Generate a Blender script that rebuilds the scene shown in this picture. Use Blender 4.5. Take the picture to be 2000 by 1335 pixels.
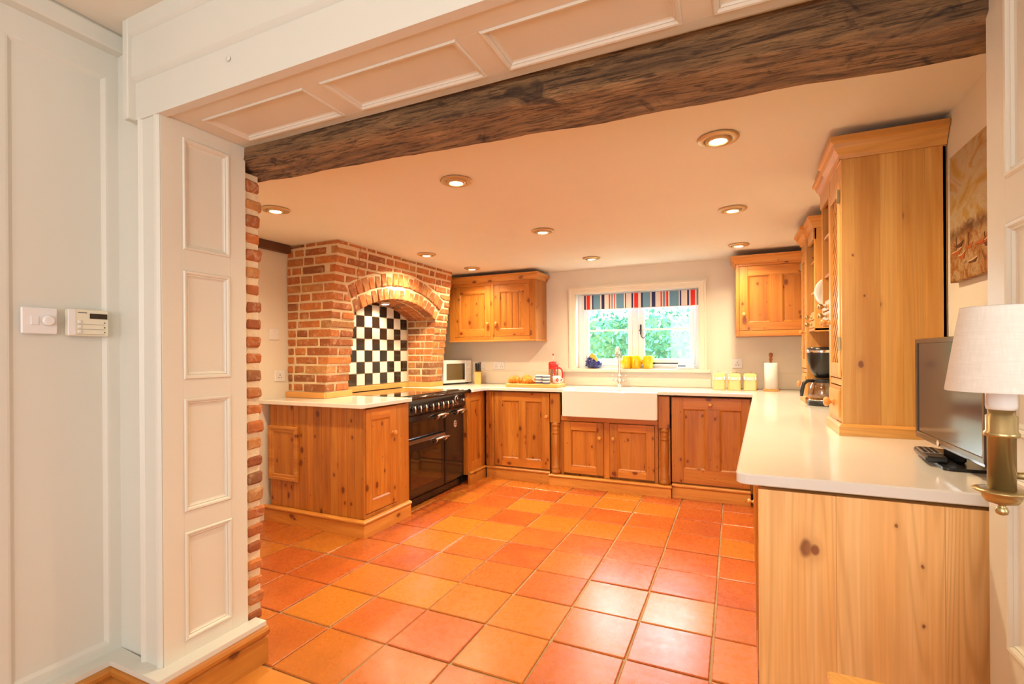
EXPOSURE = -0.16; SKY = 16; SUN = 10; REAR = 68; SIDE = 24; KWIN = 40; FFILL = 11; SPOT = 94; RECL = 26; BULBE = 60
import bpy, bmesh, math, random
from mathutils import Vector, Matrix, noise
random.seed(7)
for o in list(bpy.data.objects): bpy.data.objects.remove(o)
S = bpy.context.scene
COL = S.collection
PI = math.pi
H = 1.24

# ---------------- camera ----------------
cam_data = bpy.data.cameras.new('camera'); cam = bpy.data.objects.new('camera', cam_data); COL.objects.link(cam)
yaw = math.radians(24.5); roll = 0.0066
fw = Vector((-math.sin(yaw), math.cos(yaw), 0)); rt = Vector((math.cos(yaw), math.sin(yaw), 0)); up = Vector((0, 0, 1))
X = math.cos(roll)*rt - math.sin(roll)*up; Y = math.sin(roll)*rt + math.cos(roll)*up; Z = -fw
M = Matrix((X, Y, Z)).transposed().to_4x4(); M.translation = (0, 0, H)
cam.matrix_world = M
cam_data.sensor_width = 36; cam_data.lens = 955/2000*36; cam_data.shift_y = 23.5/2000
cam_data.clip_start = 0.05
S.camera = cam
# ---------------- world, sun, area lights, exposure ----------------
S.view_settings.view_transform = 'Standard'; S.view_settings.look = 'None'
S.view_settings.gamma = 1; S.view_settings.use_curve_mapping = False
S.view_settings.exposure = EXPOSURE
w = bpy.data.worlds.new('sky'); S.world = w; w.use_nodes = True
bg = w.node_tree.nodes['Background']; bg.inputs[0].default_value = (0.80, 0.92, 1.0, 1); bg.inputs[1].default_value = SKY
def light(name, kind, loc, energy, color, rot=(0,0,0), **kw):
    l = bpy.data.lights.new(name, kind); l.energy = energy; l.color = color
    for k, v in kw.items(): setattr(l, k, v)
    o = bpy.data.objects.new(name, l); COL.objects.link(o); o.location = loc; o.rotation_euler = rot
    return o
light('sun', 'SUN', (0, 8, 6), SUN, (1.0, 0.95, 0.85), (math.radians(48), 0, math.radians(-30)), angle=0.02)
# unseen area lights on the closed walls, added as front-room window daylight
light('rear_daylight_fill', 'AREA', (-0.1, -2.12, 1.35), REAR, (0.86, 0.93, 1.0), (math.radians(90), 0, 0), shape='RECTANGLE', size=2.6, size_y=1.5)
light('side_daylight_fill', 'AREA', (2.42, -0.6, 1.4), SIDE, (0.92, 0.96, 1.0), (math.radians(90), 0, math.radians(90)), shape='RECTANGLE', size=1.6, size_y=1.3)
# daylight entering the kitchen window
light('kitchen_window_light', 'AREA', (-0.9, 5.35, 1.75), KWIN, (0.85, 0.94, 1.0), (math.radians(-70), 0, 0), shape='RECTANGLE', size=1.3, size_y=0.4)
light('front_room_warm_fill', 'POINT', (-0.5, -0.9, 2.05), FFILL, (1.0, 0.84, 0.62), shadow_soft_size=0.12)  # unseen warm point light, added to warm the upper front-room walls

# ---------------- materials ----------------
def srgb(r, g, b):
    f = lambda c: ((c/255+0.055)/1.055)**2.4 if c/255 > 0.04045 else c/255/12.92
    return (f(r), f(g), f(b), 1)
class NT:
    def __init__(s, name):
        s.m = bpy.data.materials.new(name); s.m.use_nodes = True; s.t = s.m.node_tree
        s.b = s.t.nodes['Principled BSDF']
    def n(s, typ, **kw):
        o = s.t.nodes.new(typ)
        for k, v in kw.items(): setattr(o, k, v)
        return o
    def l(s, a, b): s.t.links.new(a, b)
    def math(s, op, a, b=None, clamp=False):
        o = s.n('ShaderNodeMath', operation=op); o.use_clamp = clamp
        for i, v in enumerate((a, b)):
            if v is None: continue
            if isinstance(v, (int, float)): o.inputs[i].default_value = v
            else: s.l(v, o.inputs[i])
        return o.outputs[0]
    def coords(s, rnd=True):
        tc = s.n('ShaderNodeTexCoord'); oi = s.n('ShaderNodeObjectInfo'); s.oi = oi
        v = s.n('ShaderNodeVectorMath', operation='ADD'); s.l(tc.outputs['Object'], v.inputs[0])
        if rnd:
            m = s.n('ShaderNodeVectorMath', operation='SCALE'); m.inputs[0].default_value = (37.7, 21.3, 53.1); s.l(oi.outputs['Random'], m.inputs['Scale'])
            s.l(m.outputs[0], v.inputs[1])
        else: v.inputs[1].default_value = (0, 0, 0)
        return v.outputs[0]
    def noise(s, vec, scale, detail=3, rough=.5, dist=0):
        o = s.n('ShaderNodeTexNoise'); s.l(vec, o.inputs['Vector']); o.inputs['Scale'].default_value = scale
        o.inputs['Detail'].default_value = detail; o.inputs['Roughness'].default_value = rough; o.inputs['Distortion'].default_value = dist
        return o.outputs['Fac']
    def ramp(s, fac, stops, interp='LINEAR'):
        o = s.n('ShaderNodeValToRGB'); s.l(fac, o.inputs[0]); e = o.color_ramp.elements; o.color_ramp.interpolation = interp
        while len(e) < len(stops): e.new(0.5)
        for i, (p, c) in enumerate(stops): e[i].position = p; e[i].color = c
        return o.outputs[0]
    def mix(s, fac, a, b, mode='MIX'):
        o = s.n('ShaderNodeMix', data_type='RGBA', blend_type=mode)
        for i, v in ((0, fac), (6, a), (7, b)):
            if isinstance(v, (int, float)): o.inputs[i].default_value = v
            elif isinstance(v, tuple): o.inputs[i].default_value = v
            else: s.l(v, o.inputs[i])
        return o.outputs[2]
    def mapping(s, vec, scale, rot=(0,0,0)):
        o = s.n('ShaderNodeMapping'); s.l(vec, o.inputs[0]); o.inputs['Scale'].default_value = scale; o.inputs['Rotation'].default_value = rot
        return o.outputs[0]
    def bump(s, h, strength=.3, dist=.01):
        o = s.n('ShaderNodeBump'); s.l(h, o.inputs['Height']); o.inputs['Strength'].default_value = strength; o.inputs['Distance'].default_value = dist
        s.l(o.outputs[0], s.b.inputs['Normal'])
    def set(s, **kw):
        for k, v in kw.items(): s.b.inputs[k.replace('_', ' ')].default_value = v

def flat(name, c, rough=.5, metal=0, coat=0, emit=None, es=0, var=.04, sheen=0):
    t = NT(name); v = t.coords(); f = t.noise(v, 9, 2)
    d = tuple(x*(1-var*2) for x in c[:3])+(1,)
    t.l(t.mix(f, d, tuple(min(1, x*(1+var)) for x in c[:3])+(1,)), t.b.inputs['Base Color'])
    t.set(Roughness=rough, Metallic=metal)
    if coat: t.b.inputs['Coat Weight'].default_value = coat; t.b.inputs['Coat Roughness'].default_value = .08
    if emit: t.b.inputs['Emission Color'].default_value = emit; t.b.inputs['Emission Strength'].default_value = es
    return t.m
def paint(name, c, rough=.45, bs=.06):
    t = NT(name); v = t.coords(False); f = t.noise(v, 2.5, 4); g = t.noise(t.mapping(v, (60, 60, 12)), 1, 3)
    t.l(t.mix(f, tuple(x*.95 for x in c[:3])+(1,), c), t.b.inputs['Base Color'])
    t.set(Roughness=rough); t.bump(g, bs, .002)
    return t.m
def pine(name, light_c, mid_c, dark_c, horiz=False, knots=1.0, rough=.38, scale=1.0, line=.5):
    t = NT(name); v = t.coords(True)
    sep = t.n('ShaderNodeSeparateXYZ'); t.l(v, sep.inputs[0])
    u = t.math('ADD', sep.outputs[0], sep.outputs[1]); z = sep.outputs[2]
    if horiz: u, z = z, u
    cb = t.n('ShaderNodeCombineXYZ'); t.l(u, cb.inputs[0]); t.l(z, cb.inputs[1]); vec = cb.outputs[0]
    # broad streaks along the board
    st = t.noise(t.mapping(vec, (14*scale, .8*scale, 1)), 1, 5, .6, .3)
    fine = t.noise(t.mapping(vec, (150*scale, 2.5*scale, 1)), 1, 3, .6, .2)
    # growth rings: contour lines of a slow noise stretched along the grain
    field = t.noise(t.mapping(vec, (5.5*scale, .26*scale, 1)), 1, 2, .45, .15)
    rings = t.math('SINE', t.math('MULTIPLY', field, 210))
    rings = t.math('MULTIPLY', t.math('ADD', rings, 1), .5)
    mask = t.ramp(t.noise(t.mapping(vec, (3, .6, 1)), 1.3, 2), [(.35, (.25, .25, .25, 1)), (.65, (1, 1, 1, 1))])
    col = t.ramp(st, [(.25, dark_c), (.47, mid_c), (.72, light_c)])
    lines = t.math('MULTIPLY', t.math('MULTIPLY', t.math('POWER', rings, 3), line), mask)
    col = t.mix(lines, col, tuple(x*y for x, y in zip(mid_c[:3], (.70, .58, .45)))+(1,))
    col = t.mix(t.math('MULTIPLY', t.ramp(fine, [(.45, (1, 1, 1, 1)), (.62, (0, 0, 0, 1))]), .22), col, tuple(x*.66 for x in mid_c[:3])+(1,))
    tone = t.ramp(t.oi.outputs['Random'], [(0, (.84, .80, .74, 1)), (.5, (1, 1, 1, 1)), (1, (1.10, 1.09, 1.06, 1))])
    col = t.mix(1.0, col, tone, 'MULTIPLY')
    for sc, th, lim in ((5, .085, 1-.46*knots), (8.5, .085, 1-.26*knots), (19, .07, 1-.10*knots)):
        wob = t.n('ShaderNodeVectorMath', operation='ADD'); t.l(t.mapping(vec, (1, .62, 1)), wob.inputs[0]); nn = t.noise(vec, 22, 2); cx_ = t.n('ShaderNodeCombineXYZ'); t.l(t.math('MULTIPLY', t.math('SUBTRACT', nn, .5), .012), cx_.inputs[0]); t.l(cx_.outputs[0], wob.inputs[1])
        vo = t.n('ShaderNodeTexVoronoi', voronoi_dimensions='2D'); t.l(wob.outputs[0], vo.inputs[0]); vo.inputs['Scale'].default_value = sc
        mr = t.n('ShaderNodeMapRange'); mr.interpolation_type = 'SMOOTHSTEP'; t.l(vo.outputs['Distance'], mr.inputs[0])
        mr.inputs[1].default_value = th*1.15; mr.inputs[2].default_value = th*.55
        sp = t.n('ShaderNodeSeparateColor'); t.l(vo.outputs['Color'], sp.inputs[0])
        g = t.math('GREATER_THAN', sp.outputs[0], lim)
        k = t.math('MULTIPLY', mr.outputs[0], g)
        ha = t.n('ShaderNodeMapRange'); t.l(vo.outputs['Distance'], ha.inputs[0]); ha.inputs[1].default_value = th*2.6; ha.inputs[2].default_value = th
        halo = t.math('MULTIPLY', t.math('MULTIPLY', ha.outputs[0], g), .30)
        col = t.mix(halo, col, tuple(x*y for x, y in zip(mid_c[:3], (.66, .52, .40)))+(1,))
        col = t.mix(t.math('MULTIPLY', k, .85), col, tuple(x*y for x, y in zip(mid_c[:3], (.24, .11, .10)))+(1,))
    t.l(col, t.b.inputs['Base Color']); t.set(Roughness=rough); t.bump(fine, .05, .001)
    return t.m
def brickmat(name):
    t = NT(name); v = t.coords(True)
    base = t.ramp(t.oi.outputs['Random'], [(0, srgb(152, 84, 42)), (.2, srgb(196, 112, 50)), (.4, srgb(208, 126, 60)), (.6, srgb(176, 98, 46)), (.75, srgb(206, 146, 82)), (.9, srgb(124, 78, 48)), (1, srgb(188, 112, 52))], 'LINEAR')
    n1 = t.noise(v, 14, 5, .65); n2 = t.noise(v, 70, 4, .7); n3 = t.noise(v, 25, 4, .7, .6)
    col = t.mix(t.ramp(n1, [(.35, (0, 0, 0, 1)), (.7, (1, 1, 1, 1))]), base, t.mix(.5, base, srgb(120, 62, 40)))
    lime = t.ramp(n3, [(.52, (0, 0, 0, 1)), (.66, (1, 1, 1, 1))])
    col = t.mix(t.math('MULTIPLY', lime, .42), col, srgb(222, 190, 150))
    soot = t.ramp(n2, [(.66, (0, 0, 0, 1)), (.78, (1, 1, 1, 1))])
    col = t.mix(t.math('MULTIPLY', soot, .5), col, srgb(70, 40, 28))
    t.l(col, t.b.inputs['Base Color']); t.set(Roughness=.85); t.bump(t.math('ADD', n2, n1), .7, .006)
    return t.m
def mortar(name, c):
    t = NT(name); v = t.coords(False); n = t.noise(v, 45, 5, .7); m = t.noise(v, 6, 3)
    t.l(t.mix(n, tuple(x*.72 for x in c[:3])+(1,), c), t.b.inputs['Base Color']); t.set(Roughness=.95); t.bump(n, .8, .008)
    return t.m
def terracotta():
    t = NT('terracotta'); v = t.coords(True)
    base = t.ramp(t.oi.outputs['Random'], [(0, srgb(172, 82, 34)), (.22, srgb(182, 92, 38)), (.42, srgb(168, 82, 38)), (.6, srgb(186, 98, 40)), (.72, srgb(188, 120, 38)), (.85, srgb(176, 86, 34)), (1, srgb(190, 124, 42))], 'LINEAR')
    n1 = t.noise(v, 3.2, 4, .6, .5); n2 = t.noise(v, 28, 5, .7); n3 = t.noise(t.mapping(v, (2, 9, 1)), 1.5, 3)
    col = t.mix(t.ramp(n1, [(.38, (0, 0, 0, 1)), (.66, (1, 1, 1, 1))]), base, t.mix(.35, base, srgb(204, 120, 46)))
    col = t.mix(t.math('MULTIPLY', t.ramp(n2, [(.55, (0, 0, 0, 1)), (.75, (1, 1, 1, 1))]), .22), col, srgb(150, 72, 38))
    col = t.mix(1.0, col, (.90, .86, .84, 1), 'MULTIPLY')
    t.l(col, t.b.inputs['Base Color'])
    t.l(t.math('ADD', t.math('MULTIPLY', n2, .18), .19), t.b.inputs['Roughness'])
    t.bump(t.math('ADD', t.math('MULTIPLY', n2, .3), n3), .28, .004)
    t.b.inputs['Specular IOR Level'].default_value = .42
    return t.m
def beammat():
    t = NT('weathered_oak'); v = t.coords(False)
    n1 = t.noise(t.mapping(v, (1.6, 9, 9)), 2.6, 8, .68, .7); n2 = t.noise(t.mapping(v, (4, 60, 60)), 2, 5, .7, .5); n3 = t.noise(v, 6, 4, .6, 1.5)
    col = t.ramp(n1, [(.25, srgb(92, 64, 42)), (.42, srgb(146, 110, 76)), (.55, srgb(178, 134, 88)), (.72, srgb(204, 156, 104))])
    col = t.mix(t.math('MULTIPLY', t.ramp(n2, [(.40, (1, 1, 1, 1)), (.50, (0, 0, 0, 1))]), .75), col, srgb(62, 42, 28))
    col = t.mix(t.math('MULTIPLY', t.ramp(n3, [(.60, (0, 0, 0, 1)), (.70, (1, 1, 1, 1))]), .75), col, srgb(46, 36, 34))
    t.l(col, t.b.inputs['Base Color']); t.set(Roughness=.8); t.bump(t.math('ADD', n2, t.math('MULTIPLY', n1, 2)), 1.0, .022)
    return t.m
def glass(name, tint=(1, 1, 1, 1), fac=.07):
    m = bpy.data.materials.new(name); m.use_nodes = True; nt = m.node_tree; nt.nodes.remove(nt.nodes['Principled BSDF'])
    a = nt.nodes.new('ShaderNodeBsdfTransparent'); a.inputs[0].default_value = tint
    g = nt.nodes.new('ShaderNodeBsdfGlossy'); g.inputs['Roughness'].default_value = .03
    x = nt.nodes.new('ShaderNodeMixShader'); x.inputs[0].default_value = fac
    nt.links.new(a.outputs[0], x.inputs[1]); nt.links.new(g.outputs[0], x.inputs[2]); nt.links.new(x.outputs[0], nt.nodes['Material Output'].inputs[0])
    return m

WHITE = paint('cream_white_paint', (.71, .70, .62, 1), .42)
PANELW = paint('panel_white_paint', (.74, .71, .60, 1), .4)
WALLP = paint('warm_wall_paint', (.82, .755, .635, 1), .8, .1)
CEILP = paint('ceiling_paint', (.85, .80, .69, 1), .85, .08)
CASEP = paint('window_casing_cream', (.84, .76, .60, 1), .4)
WINP = paint('window_white_paint', (.80, .83, .86, 1), .35)
PINE = pine('honey_pine', srgb(204, 138, 54), srgb(184, 112, 38), srgb(146, 80, 24), knots=1.15)
PINEH = pine('honey_pine_across', srgb(216, 148, 62), srgb(198, 122, 44), srgb(164, 92, 30), True, .8)
SKIRT = pine('honey_pine_skirting', srgb(222, 160, 76), srgb(204, 134, 56), srgb(174, 102, 36), True, .5)
DPINE = pine('dresser_pine', srgb(228, 176, 98), srgb(214, 152, 74), srgb(188, 120, 50), False, .5, .34, .8, .3)
DPINEH = pine('dresser_pine_across', srgb(228, 174, 96), srgb(212, 150, 74), srgb(188, 120, 52), True, .1, .34, .8, .3)
EPINE = pine('end_panel_pine', srgb(248, 204, 142), srgb(242, 186, 116), srgb(232, 164, 92), False, .3, .36, .9, .6)
BOARDW = pine('oak_floorboards', srgb(226, 158, 74), srgb(212, 138, 56), srgb(184, 108, 38), True, .25, .35)
BLOCKW = flat('beech_wood', srgb(224, 160, 84), .45)
BRICK = brickmat('old_red_brick')
MORT = mortar('lime_mortar', srgb(242, 218, 178))
GROUT = mortar('floor_grout', srgb(170, 140, 104))
TERRA = terracotta()
BEAM = beammat()
DARKW = flat('dark_stained_wood', srgb(104, 66, 38), .6, var=.2)
QUARTZ = flat('white_quartz', srgb(227, 221, 212), .16, var=.012, coat=.3)
STONE = flat('cream_stone', srgb(226, 216, 196), .3, var=.02)
CERAM = flat('white_ceramic', srgb(228, 226, 222), .10, coat=.6, var=.008)
BLACK = flat('black_enamel', (.008, .008, .009, 1), .12, coat=.25, var=.05)
BGLASS = flat('black_oven_glass', (.006, .005, .004, 1), .05, coat=1, var=.02)
IRON = flat('black_iron', (.02, .02, .022, 1), .5)
CHROME = flat('chrome', (.80, .78, .76, 1), .12, 1)
NICKEL = flat('brushed_nickel', (.72, .63, .54, 1), .28, 1)
BRASS = flat('antique_brass', srgb(186, 168, 122), .30, .9, var=.15)
BRONZE = flat('aged_brass_ring', srgb(206, 176, 128), .35, .55, var=.1)
BULB = flat('halogen_bulb', (1, .9, .75, 1), .5, emit=(1, .83, .58, 1), es=BULBE)
PLAST = flat('white_plastic', srgb(232, 230, 228), .35, var=.01)
CREAMPL = flat('cream_plastic', srgb(232, 224, 200), .4, var=.01)
GREYP = flat('grey_print', srgb(120, 116, 108), .5)
BPLAST = flat('black_plastic', (.014, .013, .013, 1), .28, var=.05)
SCREEN = flat('tv_screen', (.030, .028, .030, 1), .16, coat=.25, var=.01)
LINEN = NT('linen_shade')
def _linen():
    t = LINEN; v = t.coords(False); a = t.noise(t.mapping(v, (30, 30, 400)), 1, 2); b = t.noise(t.mapping(v, (300, 300, 20)), 1, 2)
    t.l(t.mix(t.math('MULTIPLY', a, b), srgb(222, 216, 206), srgb(250, 246, 238)), t.b.inputs['Base Color']); t.set(Roughness=.9); t.bump(t.math('ADD', a, b), .3, .001)
    t.b.inputs['Transmission Weight'].default_value = 0
_linen(); LINEN = LINEN.m
RED = flat('red_plastic', srgb(222, 26, 22), .3, coat=.3)
YELLOW = flat('yellow_glaze', srgb(246, 192, 14), .2, coat=.5)
BLUEG = flat('cobalt_glaze', srgb(28, 44, 120), .15, coat=.6)
NAVY = flat('navy_print', srgb(36, 46, 92), .5)
LEAFY = flat('yellow_green_glaze', srgb(196, 178, 66), .3)
CREAMT = flat('cream_enamel', srgb(236, 206, 128), .25, coat=.3)
PAPER = flat('paper_white', srgb(240, 236, 230), .9, var=.01)
CROISS = flat('croissant_crust', srgb(226, 142, 44), .55, var=.22)
HEDGE = flat('hedge_leaf', srgb(84, 158, 128), .6, var=.35)
GRASS = flat('lawn', srgb(120, 170, 90), .9, var=.2)
BLACKTILE = flat('black_glazed_tile', (.012, .011, .010, 1), .14, coat=.5, var=.3)
WHITETILE = flat('white_glazed_tile', srgb(228, 220, 206), .18, coat=.4, var=.03)
PANE = glass('window_glass')
CARAFE = glass('carafe_glass', (.90, .86, .80, 1), .14)

# ---------------- mesh builder ----------------
_hull = None
def cham_topo():
    global _hull
    bm = bmesh.new(); idx = []
    for sx in (0, 1):
        for sy in (0, 1):
            for sz in (0, 1):
                for ax in range(3):
                    p = [sx, sy, sz]
                    q = [(.1 if c == 0 else .9) for c in p]; q[ax] = p[ax]
                    bm.verts.new(q)
    bm.verts.ensure_lookup_table(); co = [tuple(v.co) for v in bm.verts]
    bmesh.ops.convex_hull(bm, input=bm.verts); bmesh.ops.dissolve_limit(bm, angle_limit=.01, verts=bm.verts, edges=bm.edges)
    bm.verts.ensure_lookup_table(); bmesh.ops.recalc_face_normals(bm, faces=bm.faces)
    key = {tuple(round(c, 3) for c in p): i for i, p in enumerate(co)}
    _hull = [[key[tuple(round(c, 3) for c in v.co)] for v in f.verts] for f in bm.faces]; bm.free()
cham_topo()
class MB:
    def __init__(s, M=None): s.v = []; s.f = []; s.M = M or Matrix(); s.sm = set()
    def add(s, vs, fs, smooth=False):
        o = len(s.v); s.v += [s.M @ Vector(p) for p in vs]
        for f in fs:
            if smooth: s.sm.add(len(s.f))
            s.f.append([o+i for i in f])
    def box(s, x0, x1, y0, y1, z0, z1, c=.0015, jit=0):
        if x1 < x0: x0, x1 = x1, x0
        if y1 < y0: y0, y1 = y1, y0
        if z1 < z0: z0, z1 = z1, z0
        c = min(c, (x1-x0)*.3, (y1-y0)*.3, (z1-z0)*.3)
        if c <= 0:
            s.add([(x, y, z) for x in (x0, x1) for y in (y0, y1) for z in (z0, z1)], [(0,1,3,2),(4,6,7,5),(0,4,5,1),(2,3,7,6),(0,2,6,4),(1,5,7,3)]); return
        vs = []
        for sx in (0, 1):
            for sy in (0, 1):
                for sz in (0, 1):
                    j = [random.uniform(-jit, jit) for _ in range(3)]
                    for ax in range(3):
                        lo = (x0, y0, z0); hi = (x1, y1, z1); p = []
                        for i, b in enumerate((sx, sy, sz)):
                            e = lo[i] if b == 0 else hi[i]
                            if i != ax: e += c if b == 0 else -c
                            p.append(e+j[i])
                        vs.append(p)
        s.add(vs, _hull)
    def prism(s, poly, a0, a1, axis='z', inset=0):
        n = len(poly)
        mk = {'z': lambda p, a: (p[0], p[1], a), 'y': lambda p, a: (p[0], a, p[1]), 'x': lambda p, a: (a, p[0], p[1])}[axis]
        vs = [mk(p, a0) for p in poly]+[mk(p, a1) for p in poly]
        s.add(vs, [list(range(n))[::-1], list(range(n, 2*n))]+[(i, (i+1) % n, n+(i+1) % n, n+i) for i in range(n)])
    def lathe(s, prof, c=(0, 0, 0), n=24, axis='z', smooth=True, cap=True):
        vs = []; fs = []
        for r, h in prof:
            for i in range(n):
                a = 2*PI*i/n; p = (r*math.cos(a), r*math.sin(a), h)
                if axis == 'y': p = (p[0], p[2], p[1])
                elif axis == 'x': p = (p[2], p[0], p[1])
                vs.append((p[0]+c[0], p[1]+c[1], p[2]+c[2]))
        m = len(prof)
        for j in range(m-1):
            for i in range(n): fs.append((j*n+i, j*n+(i+1) % n, (j+1)*n+(i+1) % n, (j+1)*n+i))
        s.add(vs, fs, smooth)
        if cap:
            o = len(s.v)-len(vs); s.f.append([o+i for i in range(n)][::-1]); s.f.append([o+(m-1)*n+i for i in range(n)])
    def cyl(s, r, h, c, n=24, axis='z', ch=.0015):
        ch = min(ch, r*.3, h*.3)
        s.lathe([(r-ch, 0), (r, ch), (r, h-ch), (r-ch, h)], c, n, axis)
    def tube(s, pts, r, n=10, cap=True, flat=1.0):
        pts = [Vector(p) for p in pts]; m = len(pts); rs = r if isinstance(r, (list, tuple)) else [r]*m
        vs = []; t0 = (pts[1]-pts[0]).normalized(); a = Vector((0, 0, 1)) if abs(t0.z) < .9 else Vector((1, 0, 0))
        u = t0.cross(a).normalized()
        for i, p in enumerate(pts):
            t = (pts[min(i+1, m-1)]-pts[max(i-1, 0)]).normalized(); u = (u-t*u.dot(t)).normalized(); w = t.cross(u)
            for k in range(n):
                an = 2*PI*k/n; vs.append(p+(u*math.cos(an)*flat+w*math.sin(an))*rs[i])
        fs = [(j*n+i, j*n+(i+1) % n, (j+1)*n+(i+1) % n, (j+1)*n+i) for j in range(m-1) for i in range(n)]
        s.add(vs, fs, True)
        if cap:
            o = len(s.v)-len(vs); s.f.append([o+i for i in range(n)][::-1]); s.f.append([o+(m-1)*n+i for i in range(n)])
    def sweep(s, prof, path, side=1):
        """moulding: prof [(out, z)], path [(x, y)]; out grows to the right of the travel direction (side=1)"""
        P = [Vector((p[0], p[1], 0)) for p in path]; m = len(P); vs = []; n = len(prof)
        for i in range(m):
            ns = []
            if i > 0: d = (P[i]-P[i-1]).normalized(); ns.append(Vector((d.y, -d.x, 0)))
            if i < m-1: d = (P[i+1]-P[i]).normalized(); ns.append(Vector((d.y, -d.x, 0)))
            b = sum(ns, Vector()); b.normalize(); k = 1/max(.3, b.dot(ns[0]))
            for o, z in prof: q = P[i]+b*k*o*side; vs.append((q.x, q.y, z))
        fs = [(i*n+j, i*n+(j+1) % n, (i+1)*n+(j+1) % n, (i+1)*n+j) for i in range(m-1) for j in range(n)]
        fs += [list(range(n)), [(m-1)*n+j for j in range(n)][::-1]]
        s.add(vs, fs)
    def ring(s, u0, u1, z0, z1, prof):
        """mitred moulding round a rectangle in the local x-z plane; prof [(inset, depth y)]"""
        vs = []
        for a, d in prof: vs += [(u0+a, d, z0+a), (u1-a, d, z0+a), (u1-a, d, z1-a), (u0+a, d, z1-a)]
        s.add(vs, [(j*4+i, j*4+(i+1) % 4, (j+1)*4+(i+1) % 4, (j+1)*4+i) for j in range(len(prof)-1) for i in range(4)])
    def build(s, name, mat, parent=None, smooth_all=False):
        o3 = Vector(parent['_o']) if parent is not None and '_o' in parent else Vector()
        me = bpy.data.meshes.new(name); me.from_pydata([tuple(p-o3) for p in s.v], [], s.f)
        me.materials.append(mat)
        bm = bmesh.new(); bm.from_mesh(me); bmesh.ops.recalc_face_normals(bm, faces=bm.faces)
        for i, f in enumerate(bm.faces): f.smooth = smooth_all or (i in s.sm)
        bm.to_mesh(me); bm.free()
        ob = bpy.data.objects.new(name, me); COL.objects.link(ob)
        if parent is not None: ob.parent = parent; ob['_o'] = tuple(o3)
        return ob
def thing(name, label, cat, loc, group=None, rz=0):
    """local=True style: children are built round the origin when rz/loc are given through T()"""
    o = bpy.data.objects.new(name, None); COL.objects.link(o); o.empty_display_size = .05
    o.location = loc; o.rotation_euler = (0, 0, rz); o['label'] = label; o['category'] = cat
    if group: o['group'] = group
    o['_o'] = tuple(loc) if rz == 0 else (0, 0, 0)
    return o
def locthing(name, label, cat, loc, group=None, rz=0):
    o = thing(name, label, cat, loc, group, rz); o['_o'] = (0, 0, 0); return o
def tag(o, label, cat, group=None):
    o['label'] = label; o['category'] = cat
    if group: o['group'] = group
    return o
def struct(o): o['kind'] = 'structure'; return o
def sroot(name, loc=(0, 0, 0)):
    o = bpy.data.objects.new(name, None); COL.objects.link(o); o.location = loc; o['_o'] = tuple(loc); o['kind'] = 'structure'; return o
def copy_tree(o, parent=None):
    c = o.copy(); COL.objects.link(c); c.parent = parent
    for ch in list(o.children): copy_tree(ch, c)
    return c
def XF(x, y, z=0, deg=0): return Matrix.Translation((x, y, z)) @ Matrix.Rotation(math.radians(deg), 4, 'Z')
def bx(name, mat, parent, *a, **k):
    b = MB(k.pop('M', None)); b.box(*a, **k); return b.build(name, mat, parent)

# =====================================================================
# SETTING
# =====================================================================
CZ = 2.11; FZ = 2.42
XL, XR, YB = -3.24, .715, 4.95
floor = sroot('floor')
b = MB(); b.box(-3.5, 2.6, -2.3, 5.3, -.12, -.007, 0); b.build('grout_bed', GROUT, floor)
# terracotta tiles, one object each
P = .3125
for i in range(-1, 11):
    for j in range(0, 10):
        x1 = -.093-.3195*(i-0)+.3195; x0 = x1-.3195; y0 = 1.372+.3105*j; y1 = y0+.3105
        if x1 > .35: continue
        g = .0045; t = MB()
        q = [random.uniform(-.002, .002) for _ in range(4)]
        t.box(x0+g+q[0], x1-g+q[1], y0+g+q[2], y1-g+q[3], -.02, random.uniform(-.0012, .0008), .0035, .0012)
        o = t.build('tile', TERRA, None)
        # origin at the tile centre
        c = Vector(((x0+x1)/2, (y0+y1)/2, 0)); o.data.transform(Matrix.Translation(-c)); o.location = c; o.parent = floor
        o.rotation_euler = (random.uniform(-.002, .002), random.uniform(-.002, .002), random.uniform(-.004, .004))
for k in range(8):
    y1 = 1.366-.17*k; xs = [-2.05, -1.28+.37*(k % 3), .2+.5*(k % 2), 2.4]
    for a, c in zip(xs[:-1], xs[1:]): bx('floorboard', BOARDW, floor, a+.001, c-.001, y1-.169, y1-.001, -.02, 0, c=.002)
bx('floorboard_rest', BOARDW, floor, -2.05, 2.4, -2.2, .006, -.02, -.002)

o = struct(bx('ceiling', CEILP, None, XL-.1, XR+.1, 1.40, 5.25, CZ, CZ+.12, c=0))
o = struct(bx('ceiling', WALLP, None, -2.3, 2.6, -2.3, 1.06, FZ, FZ+.12, c=0))
# back wall with the window opening
b = MB(); wx0, wx1, wz0, wz1 = -1.515, -.30, 1.085, 1.865
b.box(XL-.2, wx0, YB, 5.22, 0, CZ+.1, 0); b.box(wx1, XR+.2, YB, 5.22, 0, CZ+.1, 0)
b.box(wx0, wx1, YB, 5.22, 0, wz0, 0); b.box(wx0, wx1, YB, 5.22, wz1, CZ+.1, 0)
struct(b.build('wall_back', WALLP))
struct(bx('wall_left', WALLP, None, XL-.2, XL, 1.43, YB, 0, CZ+.1, c=0))
struct(bx('wall_right', WALLP, None, XR, XR+.2, 1.42, YB, 0, CZ+.1, c=0))
# partition with the wide opening
b = MB(); b.box(XL-.2, -1.83, 1.055, 1.355, 0, 2.078, 0); b.box(XL-.2, -2.20, 1.355, 1.43, 0, 2.078, 0)
b.box(.530, 2.5, 1.055, 1.415, 0, 2.078, 0); b.box(XL-.2, 2.5, 1.055, 1.40, 2.10, 2.6, 0)
struct(b.build('wall_front', WALLP))
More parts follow.
